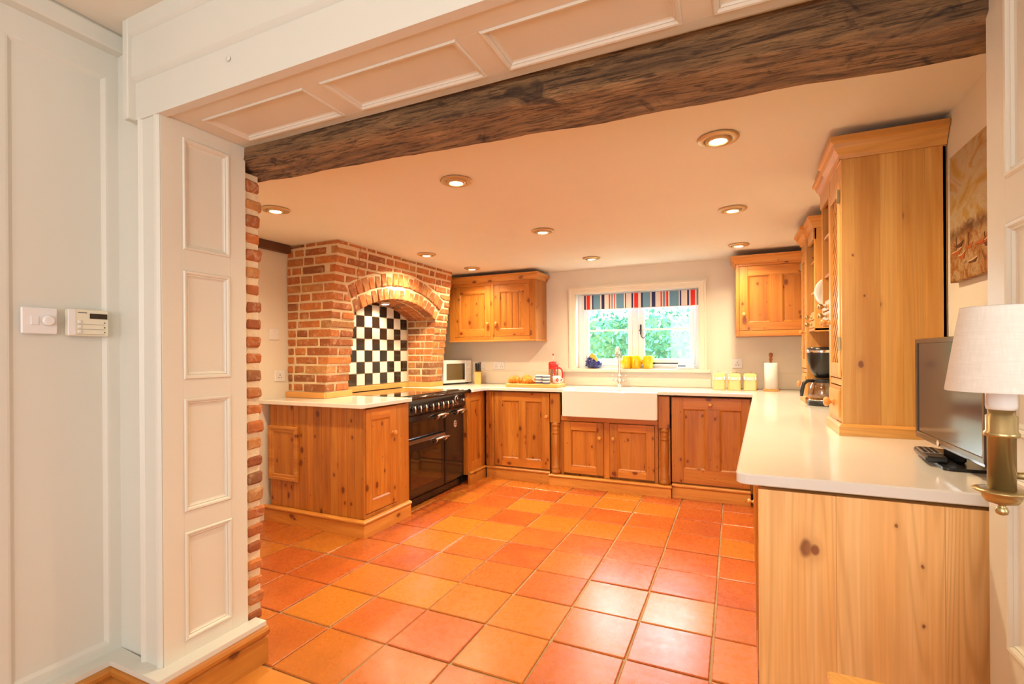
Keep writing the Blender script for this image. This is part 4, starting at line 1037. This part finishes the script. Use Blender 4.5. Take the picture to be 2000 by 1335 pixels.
# ---- breadboard with croissants and mugs ----
bb = tag(bx('chopping_board', BLOCKW, None, -2.098, -1.548, 4.438, 4.700, .9105, .944, c=.005), 'thick beech board on the worktop holding croissants and mugs', 'board')
def croissant(x, y, rz, label, s=1.0):
    b = MB(XF(x, y, .9445, rz)); n = 49; ps = []; rs = []
    for i in range(n):
        t = i/(n-1)*2-1; a = t*1.15; R = .070*s
        r_ = s*(.031*(1-abs(t)**1.9)+.006)*(1+.16*math.cos(abs(t)*6*PI)) ; ps.append((R*math.sin(a)*1.15, -R*math.cos(a)+R, max(.031*s*(1-abs(t)**1.9)+.007, .008))); rs.append(r_)
    b.tube(ps, rs, 14); o = b.build('croissant', CROISS); tag(o, label, 'croissant', 'croissants on the board'); return o
croissant(-2.03, 4.52, 8, 'golden croissant at the left end of the wooden board')
croissant(-1.93, 4.60, -24, 'golden croissant lying behind in the middle of the wooden board', 1.05)
croissant(-1.862, 4.515, 40, 'golden croissant next to the striped mug on the wooden board', .95)
def mug(name, label, x, y, z, r, h, body, group=None, hang=0, band=None, flower=False):
    m = locthing(name, label, 'mug', (x, y, z), group, rz=hang)
    b = MB(); b.lathe([(r*.86, 0), (r, .006), (r, h-.003), (r-.002, h), (r-.004, h-.002), (r-.004, .008), (.001, .007)], (0, 0, 0), 28); b.build('cup', body, m)
    pts = [(r-.003+.028*math.sin(PI*i/8)*1.0, 0, h*.22+h*.56*i/8) for i in range(9)]; b = MB(); b.tube(pts, .0052, 8, flat=1.3); b.build('handle', body, m)
    if band:
        for zz in band: b = MB(); b.lathe([(r+.0003, zz*h), (r+.0006, zz*h+.001), (r+.0006, (zz+.11)*h), (r+.0003, (zz+.11)*h+.001)], (0, 0, 0), 28, cap=False); b.build('stripe', NAVY, m)
    if flower:
        for k in range(5):
            a = 2*PI*k/5; b = MB(); b.lathe([(.007, -r-.0006), (.005, -r-.0016)], (.010*math.cos(a)*1.0, 0, h*.5+.012*math.sin(a)), 12, 'y'); b.build('red_petal', RED, m)
    return m
mug('mug', 'white mug with blue hoops standing right of the croissants', -1.755, 4.50, .9445, .040, .088, CERAM, 'mugs on the wooden board', math.radians(200), (.08, .40, .74))
mug('mug', 'white mug with blue hoops in front of the red cafetiere', -1.675, 4.475, .9445, .037, .088, CERAM, 'mugs on the wooden board', math.radians(100), (.08, .40, .74))
mug('mug', 'small white mug with a red flower at the right end of the board', -1.598, 4.555, .9445, .038, .078, CERAM, 'mugs on the wooden board', math.radians(30), None, True)
fp = locthing('cafetiere', 'red and glass cafetiere with plunger standing behind the mugs', 'cafetiere', (-1.70, 4.755, .911), rz=math.radians(-8))
b = MB(); b.lathe([(.046, .012), (.046, .185), (.044, .186), (.044, .014)], (0, 0, 0), 28); b.build('beaker', CARAFE, fp)
b = MB(); b.lathe([(.049, 0), (.050, .012), (.048, .020)], (0, 0, 0), 28); b.build('base', RED, fp)
b = MB(); b.lathe([(.050, .172), (.050, .186), (.047, .190)], (0, 0, 0), 28, cap=False); b.build('collar', RED, fp)
for k in range(4): a = PI/4+PI/2*k; b = MB(); b.box(-.006, .006, -.0495, -.0465, .015, .175, .001, ); b.M = Matrix(); me = MB(Matrix.Rotation(a, 4, 'Z')); me.box(-.006, .006, -.0495, -.0465, .015, .175, .001); me.build('strut', RED, fp)
b = MB(); b.lathe([(.050, .190), (.051, .205), (.050, .236), (.040, .246), (.010, .250)], (0, 0, 0), 28); b.build('lid', RED, fp)
b = MB(); b.tube([(0, 0, .24), (0, 0, .315)], .0025, 8); b.build('plunger_rod', CHROME, fp)
b = MB(); b.lathe([(.002, -.010), (.009, -.006), (.011, 0), (.009, .006), (.002, .010)], (0, 0, .322), 14); b.build('plunger_knob', RED, fp)
b = MB(); b.tube([(.046, 0, .182), (.075, 0, .184), (.098, 0, .165), (.106, 0, .12), (.100, 0, .07), (.085, 0, .05)], [.008, .009, .009, .009, .008, .006], 10); b.build('handle', RED, fp)

# ---- window sill ----
bj = locthing('berry_jug', 'cobalt blue berry shaped ceramic jug with a leaf at the left of the sill', 'jug', (-1.352, 4.985, 1.087), rz=0)
b = MB(); b.lathe([(.030, 0), (.050, .010), (.066, .04), (.068, .07), (.052, .105), (.030, .128), (.026, .135)], (0, 0, 0), 24); b.lathe([(.020, 0), (.040, .012), (.052, .038), (.046, .07), (.026, .09)], (.052, -.012, 0), 20)
for k in range(46):
    a = 2.4*k; z = .02+.095*(k/46); r_ = .066-.028*max(0, (z-.07)/.05); b.lathe([(.001, -.009), (.008, -.004), (.008, .004), (.001, .009)], ((r_)*math.cos(a), (r_)*math.sin(a), z), 8)
b.build('body', BLUEG, bj)
b = MB(); b.prism([(-.01, .112), (.02, .105), (.055, .075), (.066, .055), (.072, .09), (.05, .13), (.02, .155), (-.005, .15)], -.055, -.047, 'y'); b.build('leaf', LEAFY, bj)
b = MB(); b.tube([(-.01, 0, .13), (-.035, 0, .155), (-.06, 0, .14), (-.062, 0, .10)], .006, 8); b.build('handle', CERAM, bj)
b = MB(); b.lathe([(.034, .0005), (.034, .004)], (0, -.001, -.0005), 24); b.build('red_foot', RED, bj)
for x, lab in ((-.998, 'yellow mug on the window sill, left of three, just right of the tap'), (-.903, 'yellow mug on the window sill, middle of three'), (-.786, 'yellow mug on the window sill, right of three')):
    mug('yellow_mug', lab, x, 4.985, 1.0865, .047, .128, YELLOW, 'yellow mugs on the sill', math.radians(-100 if 'middle' in lab else 150))
dd = thing('butter_dish', 'white lidded dish with blue print at the right of the window sill', 'dish', (-.43, 4.985, 1.087))
b = MB(); b.box(-.515, -.345, 4.945, 5.025, 1.0865, 1.097, .004); b.build('plate', CERAM, dd)
b = MB(); n = 10
b.prism([(-.505, 1.097), (-.355, 1.097), (-.358, 1.135), (-.375, 1.150), (-.40, 1.166), (-.43, 1.175), (-.46, 1.166), (-.485, 1.150), (-.502, 1.135)], 4.955, 5.015, 'y'); b.build('lid', CERAM, dd)
b = MB(); b.box(-.500, -.43, 4.9535, 4.9545, 1.108, 1.122, 0); b.build('blue_print', flat('blue_print', srgb(96, 120, 170), .5), dd)

# ---- canisters ----
def canister(x, lab):
    c = locthing('storage_canister', lab, 'canister', (x, 4.745, .911), 'cream canisters beside the paper towel')
    w_ = .052; q = rounded([(-w_, -w_), (w_, -w_), (w_, w_), (-w_, w_)], [.016]*4, 4)
    b = MB(); b.prism(q, .001, .105); b.build('body', CREAMT, c)
    b = MB(); b.prism([(a*1.012, d*1.012) for a, d in q], .112, .130); n = len(q)
    vs = [(a*s_, d*s_, z) for s_, z in ((1.012, .130), (.93, .140), (.70, .146)) for a, d in q]; b.add(vs, [(k*n+i, k*n+(i+1) % n, (k+1)*n+(i+1) % n, (k+1)*n+i) for k in (0, 1) for i in range(n)]+[[2*n+i for i in range(n)]]); b.build('lid', CREAMT, c)
    b = MB(); b.prism([(a*.99, d*.99) for a, d in q], .104, .113); b.build('collar', NICKEL, c)
    b = MB(); b.box(-.030, .026, -w_-.003, -w_+.001, .088, .112, .002); b.build('label_plate', PLAST, c)
    for s_ in (-1, 1): b = MB(); b.box(s_*.044-.006, s_*.044+.006, -w_-.006, -w_+.002, .088, .120, .002); b.build('clasp', NICKEL, c)
    b = MB(); b.tube([(-.014, 0, .145), (-.014, 0, .160), (.014, 0, .160), (.014, 0, .145)], .0032, 8); b.build('lid_handle', NICKEL, c)
for x, lab in ((-.128, 'cream enamel canister left of three beside the window'), (-.005, 'cream enamel canister middle of three, in front of the socket'), (.118, 'cream enamel canister right of three, nearest the paper towel')): canister(x, lab)
pt_ = thing('paper_towel_holder', 'white paper towel roll on a wooden stand right of the cream canisters', 'paper towel', (.28, 4.72, .911))
b = MB(); b.cyl(.062, .014, (.28, 4.72, .911), 28); b.build('stand', BLOCKW, pt_)
b = MB(); b.cyl(.052, .225, (.28, 4.72, .9255), 32, ch=.004); b.build('paper_roll', PAPER, pt_)
b = MB(); b.lathe([(.011, 1.151), (.011, 1.17), (.017, 1.178), (.010, 1.19), (.013, 1.20), (.017, 1.215), (.014, 1.23), (.006, 1.237)], (.28, 4.72, 0), 16); b.build('finial', flat('dark_turned_wood', srgb(150, 84, 36), .4), pt_)

# ---- coffee maker ----
cm = thing('coffee_maker', 'black filter coffee maker with glass jug on the worktop under the farther dresser', 'coffee maker', (.50, 3.55, .911))
cx, cy = .492, 3.55
b = MB(); b.cyl(.083, .030, (cx, cy, .911), 32, ch=.005); b.box(cx, cx+.16, cy-.07, cy+.07, .911, .94, .005); b.build('base', BPLAST, cm)
b = MB(); b.cyl(.076, .008, (cx, cy, .9405), 32); b.build('hot_plate', CHROME, cm)
b = MB(); b.box(cx+.085, cx+.17, cy-.072, cy+.072, .9405, 1.25, .008); b.build('water_tank', BPLAST, cm)
b = MB(); b.lathe([(.035, 1.080), (.060, 1.120), (.078, 1.180), (.083, 1.235), (.083, 1.262), (.070, 1.270)], (cx, cy, 0), 32); b.box(cx, cx+.12, cy-.072, cy+.072, 1.18, 1.27, .006); b.build('filter_housing', BPLAST, cm)
b = MB(); b.lathe([(.0840, 1.236), (.0846, 1.239), (.0846, 1.248), (.0840, 1.251)], (cx, cy, 0), 32, cap=False); b.build('chrome_band', CHROME, cm)
b = MB(); b.lathe([(.060, .951), (.074, .962), (.078, .985), (.070, 1.025), (.056, 1.050), (.055, 1.052), (.053, 1.050), (.067, 1.025), (.075, .985), (.071, .964), (.057, .954)], (cx, cy, 0), 32); b.build('glass_jug', CARAFE, cm)
b = MB(); b.cyl(.058, .022, (cx, cy, 1.052), 28, ch=.004); b.build('jug_lid', BPLAST, cm)
ha_ = math.radians(205); hx, hy = math.cos(ha_), math.sin(ha_)
b = MB(); b.tube([(cx+hx*.054, cy+hy*.054, 1.062), (cx+hx*.095, cy+hy*.095, 1.062), (cx+hx*.118, cy+hy*.118, 1.045), (cx+hx*.128, cy+hy*.128, 1.0), (cx+hx*.130, cy+hy*.130, .968)], [.010, .011, .012, .011, .009], 10, flat=1.2); b.build('jug_handle', BPLAST, cm)

# ---- crockery on the dressers ----
def plate(x, y, z, r, lab, face, grp='plates on the dressers'):
    M_ = Matrix.Translation((x, y, z)) @ (Matrix.Rotation(math.radians(90), 4, 'X') if face == 'y' else Matrix.Rotation(math.radians(-78), 4, 'Y'))
    b = MB(M_); b.lathe([(.001, .002), (r*.60, .002), (r*.68, .004), (r*.98, .014), (r, .016), (r*.98, .018), (r*.66, .008), (.001, .006)], (0, 0, 0), 36); return tag(b.build('plate', CERAM), lab, 'plate', grp)
plate(.520, 3.398, 1.592, .092, 'white plate propped facing the room between the two dressers', 'y')
plate(.505, 3.535, 1.872, .070, 'small white plate on the upper shelf of the farther dresser', 'x')
jr_ = thing('ribbed_jar', 'white ribbed jar on the open shelf of the nearer dresser', 'jar', (.445, 2.70, 1.60)); jy = 2.685; jx = .452
b = MB(); pr = [(.024, 1.6145)]
for i in range(9): pr += [(.030+.003*(i % 2), 1.620+.010*i)]
pr += [(.024, 1.712), (.026, 1.718)]; b.lathe(pr, (jx, jy, 0), 22); b.build('body', CERAM, jr_)
b = MB(); b.lathe([(.026, 1.7185), (.027, 1.726), (.012, 1.733), (.004, 1.742)], (jx, jy, 0), 20); b.build('lid', CERAM, jr_)

# ---- television and remote ----
tv = thing('television', 'small flat television with dark screen on the peninsula behind the wall lamp', 'television', (.57, 1.85, .911))
Mt = XF(.5535, 2.060, 0, -90)     # u towards the camera
b = MB(Mt); W_ = .500; b.box(0, W_, .004, .045, .960, 1.282, .004); b.box(.10, W_-.10, .045, .085, .99, 1.22, .01); b.build('cabinet', BPLAST, tv)
b = MB(Mt); z0, z1 = .962, 1.281; b.ring(0, W_, z0, z1, [(0, .006), (0, 0), (.002, -.002), (.014, -.001), (.016, .003)])
b.box(.0, W_, -.001, .004, .955, .975, .002); b.build('bezel', flat('brown_gloss_bezel', srgb(66, 48, 38), .18, coat=.3), tv)
b = MB(Mt); b.box(.015, W_-.015, .002, .0045, .977, 1.266, 0); b.build('screen', SCREEN, tv)
b = MB(Mt); b.lathe([(.010, -.0015), (.009, -.003)], (W_*.40, 0, .965), 18, 'y'); b.build('badge', NICKEL, tv)
b = MB(); b.box(.575, .60, 1.80, 1.90, .918, 1.00, .006); b.build('neck', BPLAST, tv)
b = MB(); q = rounded([(.522, 1.72), (.700, 1.72), (.700, 2.05), (.545, 2.05)], [.02]*4, 5); b.prism(q, .9105, .919); b.build('foot', BPLAST, tv)
rm = locthing('remote_control', 'black and silver remote control resting on the television foot', 'remote', (.535, 1.865, .9200), rz=math.radians(-6))
b = MB(); b.box(-.026, .026, -.090, .090, 0, .018, .005); b.build('case', flat('graphite_case', srgb(40, 36, 34), .3), rm)
b = MB(); b.box(-.0235, .0235, -.030, .085, .0175, .0188, .001); b.build('button_plate', flat('silver_plate', srgb(170, 160, 150), .35, .5), rm)
for i in range(3):
    for j in range(6): b = MB(); b.box(-.018+.013*i, -.009+.013*i, -.022+.017*j, -.012+.017*j, .0186, .0205, .001); b.build('button', BPLAST, rm)
tag(bx('set_top_box', BPLAST, None, .565, .64, 1.955, 2.045, .9195, .930, c=.003), 'thin black box behind the remote under the television', 'box') if False else None

# ---- wall lamp on the right jamb ----
wlp = thing('wall_lamp', 'aged brass wall lamp with white linen shade on the right jamb', 'lamp', (.375, 1.005, 1.0))
lx, ly = .372, .995
b = MB(); b.lathe([(.0655, 1.178), (.0660, 1.180), (.0475, 1.306), (.0470, 1.308), (.0458, 1.306), (.0642, 1.180)], (lx, ly, 0), 64, cap=False); b.add([], []); b.build('shade', LINEN, wlp)
b = MB(); b.lathe([(.0175, 1.150), (.0185, 1.156), (.0185, 1.180), (.020, 1.182), (.020, 1.200), (.014, 1.205)], (lx, ly, 0), 28); b.build('bulb_holder', CERAM, wlp)
b = MB(); b.lathe([(.014, 1.20), (.026, 1.225), (.028, 1.245), (.020, 1.265), (.004, 1.275)], (lx, ly, 0), 24); b.build('bulb', PLAST, wlp)
for k in range(3): a = 2*PI*k/3; b = MB(); b.tube([(lx+.018*math.cos(a), ly+.018*math.sin(a), 1.186), (lx+.0648*math.cos(a), ly+.0648*math.sin(a), 1.184)], .0012, 6); b.build('shade_spoke', BRASS, wlp)
b = MB(); b.lathe([(.0165, 1.020), (.0165, 1.108), (.0205, 1.109), (.0210, 1.112), (.0205, 1.115), (.0185, 1.117), (.0185, 1.140), (.0160, 1.142), (.0160, 1.150)], (lx, ly, 0), 32); b.build('tube', BRASS, wlp)
b = MB(); b.lathe([(.003, .988), (.007, .990), (.008, .995), (.006, 1.000), (.004, 1.002), (.006, 1.004), (.019, 1.008), (.023, 1.015), (.024, 1.020), (.034, 1.0245), (.034, 1.0265), (.024, 1.0275), (.016, 1.028)], (lx, ly, 0), 36); b.build('drip_pan', BRASS, wlp)
b = MB(); b.tube([(lx+.014, ly, 1.050), (lx+.06, ly+.004, 1.050), (.495, 1.06, 1.050)], .0055, 10); b.build('arm', BRASS, wlp)
b = MB(); b.lathe([(.040, .506), (.040, .500), (.028, .494), (.012, .490)], (0, 1.075, 1.050), 28, 'x'); b.build('wall_plate', BRASS, wlp)

# ---- painting on the right wall ----
def paintmat():
    t = NT('harbour_painting'); v = t.coords(False); n1 = t.noise(t.mapping(v, (1, 5, 7)), 1.2, 5, .6, 1.0); n2 = t.noise(v, 24, 5, .7, .8)
    sky = t.ramp(n1, [(.3, srgb(150, 108, 34)), (.42, srgb(172, 138, 70)), (.54, srgb(178, 160, 130)), (.64, srgb(168, 122, 40)), (.8, srgb(92, 72, 52))])
    sea = t.ramp(n2, [(.3, srgb(70, 40, 18)), (.45, srgb(150, 92, 32)), (.58, srgb(176, 148, 104)), (.72, srgb(110, 62, 24))])
    s_ = t.n('ShaderNodeSeparateXYZ'); t.l(v, s_.inputs[0]); z = t.math('ADD', s_.outputs[2], t.math('MULTIPLY', t.math('SUBTRACT', n2, .5), .05))
    f = t.ramp(z, [(.17, (0, 0, 0, 1)), (.20, (1, 1, 1, 1))])
    col = t.mix(f, sea, sky); d = t.ramp(z, [(.145, (0, 0, 0, 1)), (.17, (1, 1, 1, 1)), (.195, (0, 0, 0, 1))]); col = t.mix(t.math('MULTIPLY', d, .7), col, srgb(78, 52, 30))
    t.l(col, t.b.inputs['Base Color']); t.set(Roughness=.6); t.bump(n2, .5, .003); return t.m
pa = thing('harbour_painting', 'unframed canvas of ochre sky and moored boats on the right wall', 'painting', (XR-.02, 1.95, 1.47))
bx('canvas', paintmat(), pa, XR-.024, XR-.001, 1.66, 2.205, 1.478, 1.918, c=.002)
hull = flat('painted_hull_brown', srgb(96, 48, 20), .6, var=.2); hull2 = flat('painted_hull_rust', srgb(176, 86, 28), .6, var=.2); line_ = flat('painted_cream_line', srgb(214, 192, 150), .6)
xp = XR-.0245; rnd = random.Random(11)
for i in range(16):
    y0 = 2.195-.034*i*1.0-rnd.uniform(0, .02); z0 = 1.52+rnd.uniform(0, .085); L_ = rnd.uniform(.045, .085); h_ = rnd.uniform(.010, .020); m_ = rnd.choice((hull, hull2, hull2))
    if y0-L_ < 1.665: continue
    e = .0006*(i % 3)
    b = MB(); b.prism([(y0, z0+h_*.7), (y0-.008, z0+.002), (y0-L_*.75, z0), (y0-L_, z0+h_*1.2), (y0-L_*.5, z0+h_*.75)], xp-.0006-e, xp+.0005, 'x'); b.build('painted_boat', m_, pa)
    if i % 2 == 0: b = MB(); b.prism([(y0, z0+h_*.7), (y0, z0+h_*.7+.003), (y0-L_*.5, z0+h_*.75+.003), (y0-L_, z0+h_*1.2+.003), (y0-L_, z0+h_*1.2), (y0-L_*.5, z0+h_*.75)], xp-.0010-e, xp+.0004, 'x'); b.build('painted_line', line_, pa)
    if i % 3 == 0: b = MB(); b.box(xp-.0008, xp+.0004, y0-L_*.45-.0009, y0-L_*.45+.0009, z0+h_*.7, z0+h_+rnd.uniform(.02, .05), 0); b.build('painted_mast', hull, pa)

# ---- switches and sockets ----
sw = thing('dimmer_switch', 'white double dimmer switch plate on the panelled wall left of the thermostat', 'switch', (-2.06, .815, 1.36))
Mw = XF(-2.0735, .768, 0, 90)
b = MB(Mw); b.box(0, .092, -.010, 0, 1.316, 1.402, .003); b.build('plate', PLAST, sw)
b = MB(Mw); b.box(.022, .042, -.0135, -.0095, 1.345, 1.374, .002); b.build('rocker', PLAST, sw)
b = MB(Mw); b.lathe([(.017, -.010), (.0165, -.022), (.012, -.025)], (.065, 0, 1.360), 24, 'y'); b.build('dimmer_knob', PLAST, sw)
th = thing('thermostat', 'cream wall heating controller with small dark display beside the pier', 'thermostat', (-2.06, .94, 1.36))
Mw = XF(-2.0735, .882, 0, 90)
b = MB(Mw); b.box(0, .118, -.026, 0, 1.312, 1.404, .004); b.build('case', CREAMPL, th)
b = MB(Mw); b.box(-.001, .020, -.0275, -.024, 1.314, 1.402, .002); b.build('side_flap', PLAST, th)
b = MB(Mw); b.box(.060, .112, -.0272, -.0255, 1.373, 1.391, 0); b.build('display', flat('lcd_brown', srgb(58, 40, 18), .3), th)
b = MB(Mw); b.box(.026, .052, -.0268, -.0258, 1.391, 1.394, 0); b.build('printed_name', GREYP, th)
for i, z in enumerate((1.360, 1.343, 1.326)):
    b = MB(Mw); b.box(.024, .104, -.0268, -.0258, z-.008, z-.007, 0); b.build('printed_line', GREYP, th)
    b = MB(Mw); b.box(.026, .034, -.031, -.0258, z-.003, z+.006, .001); b.build('slider', PLAST, th)
    b = MB(Mw); b.lathe([(.0022, -.0258), (.0022, -.0268)], (.104, 0, z), 10, 'y'); b.build('indicator', BPLAST, th)
def socket(M_, lab, w_=.086, slots=True, red=False):
    s_ = locthing('wall_socket', lab, 'socket', (0, 0, 0)); s_.matrix_world = M_
    b = MB(); b.box(-w_/2, w_/2, -.009, 0, -.043, .043, .003); b.build('plate', PLAST, s_)
    for k in ((-1, 1) if w_ > .1 else (0,)):
        o_ = k*.034
        if slots:
            for dx, dz in ((0, .012), (-.011, -.008), (.011, -.008)): b = MB(); b.box(o_+dx-.003, o_+dx+.003, -.0096, -.0086, dz-.004-.006, dz+.004-.006, 0); b.build('pin_slot', BPLAST, s_)
        b = MB(); b.box(o_-.006, o_+.006, -.013, -.0085, .016, .032, .001); b.build('rocker', RED if red else PLAST, s_)
    return s_
socket(XF(XL, 2.675, 1.405, 90), 'white switch plate high on the cream wall between pier and brick breast', .092, False)
socket(XF(XL, 2.722, 1.082, 90), 'white socket low on the cream wall just above the left worktop', .092, True)
socket(XF(-2.415, YB, 1.112, 0), 'white double socket on the back wall under the left wall cabinet', .146, True)
socket(XF(-2.645, YB, 1.112, 0), 'white cooker switch behind the knife block on the back wall', .086, False, True)
socket(XF(.02, YB, 1.14, 0), 'white socket on the back wall above the middle cream canister', .086, True)

# ---- table corner near the photographer ----
tb = thing('pine_table', 'corner of a pale oak dining table in front of the peninsula end panel', 'table', (.6, .5, 0))
tx, ty, tz = .128, .905, .74
TM = pine('oak_table', srgb(236, 176, 92), srgb(226, 160, 72), srgb(206, 134, 52), False, .1, .35, 1.4)
b = MB(); b.box(tx, tx+.095, ty-1.2, ty, tz-.028, tz, .003); b.build('end_board', TM, tb)
for k in range(4): bx('top_board', TM, tb, tx+.096+.16*k, tx+.255+.16*k, ty-1.2, ty, tz-.028, tz, c=.001)
b = MB(); b.box(tx+.05, tx+.68, ty-1.15, ty-.05, tz-.10, tz-.028, .002); b.build('apron', TM, tb)
for x in (tx+.05, tx+.62):
    for y in (ty-1.15, ty-.11): b = MB(); b.box(x, x+.06, y, y+.06, 0, tz-.028, .004); b.build('leg', TM, tb)

for o in bpy.data.objects:
    if '_o' in o: del o['_o']
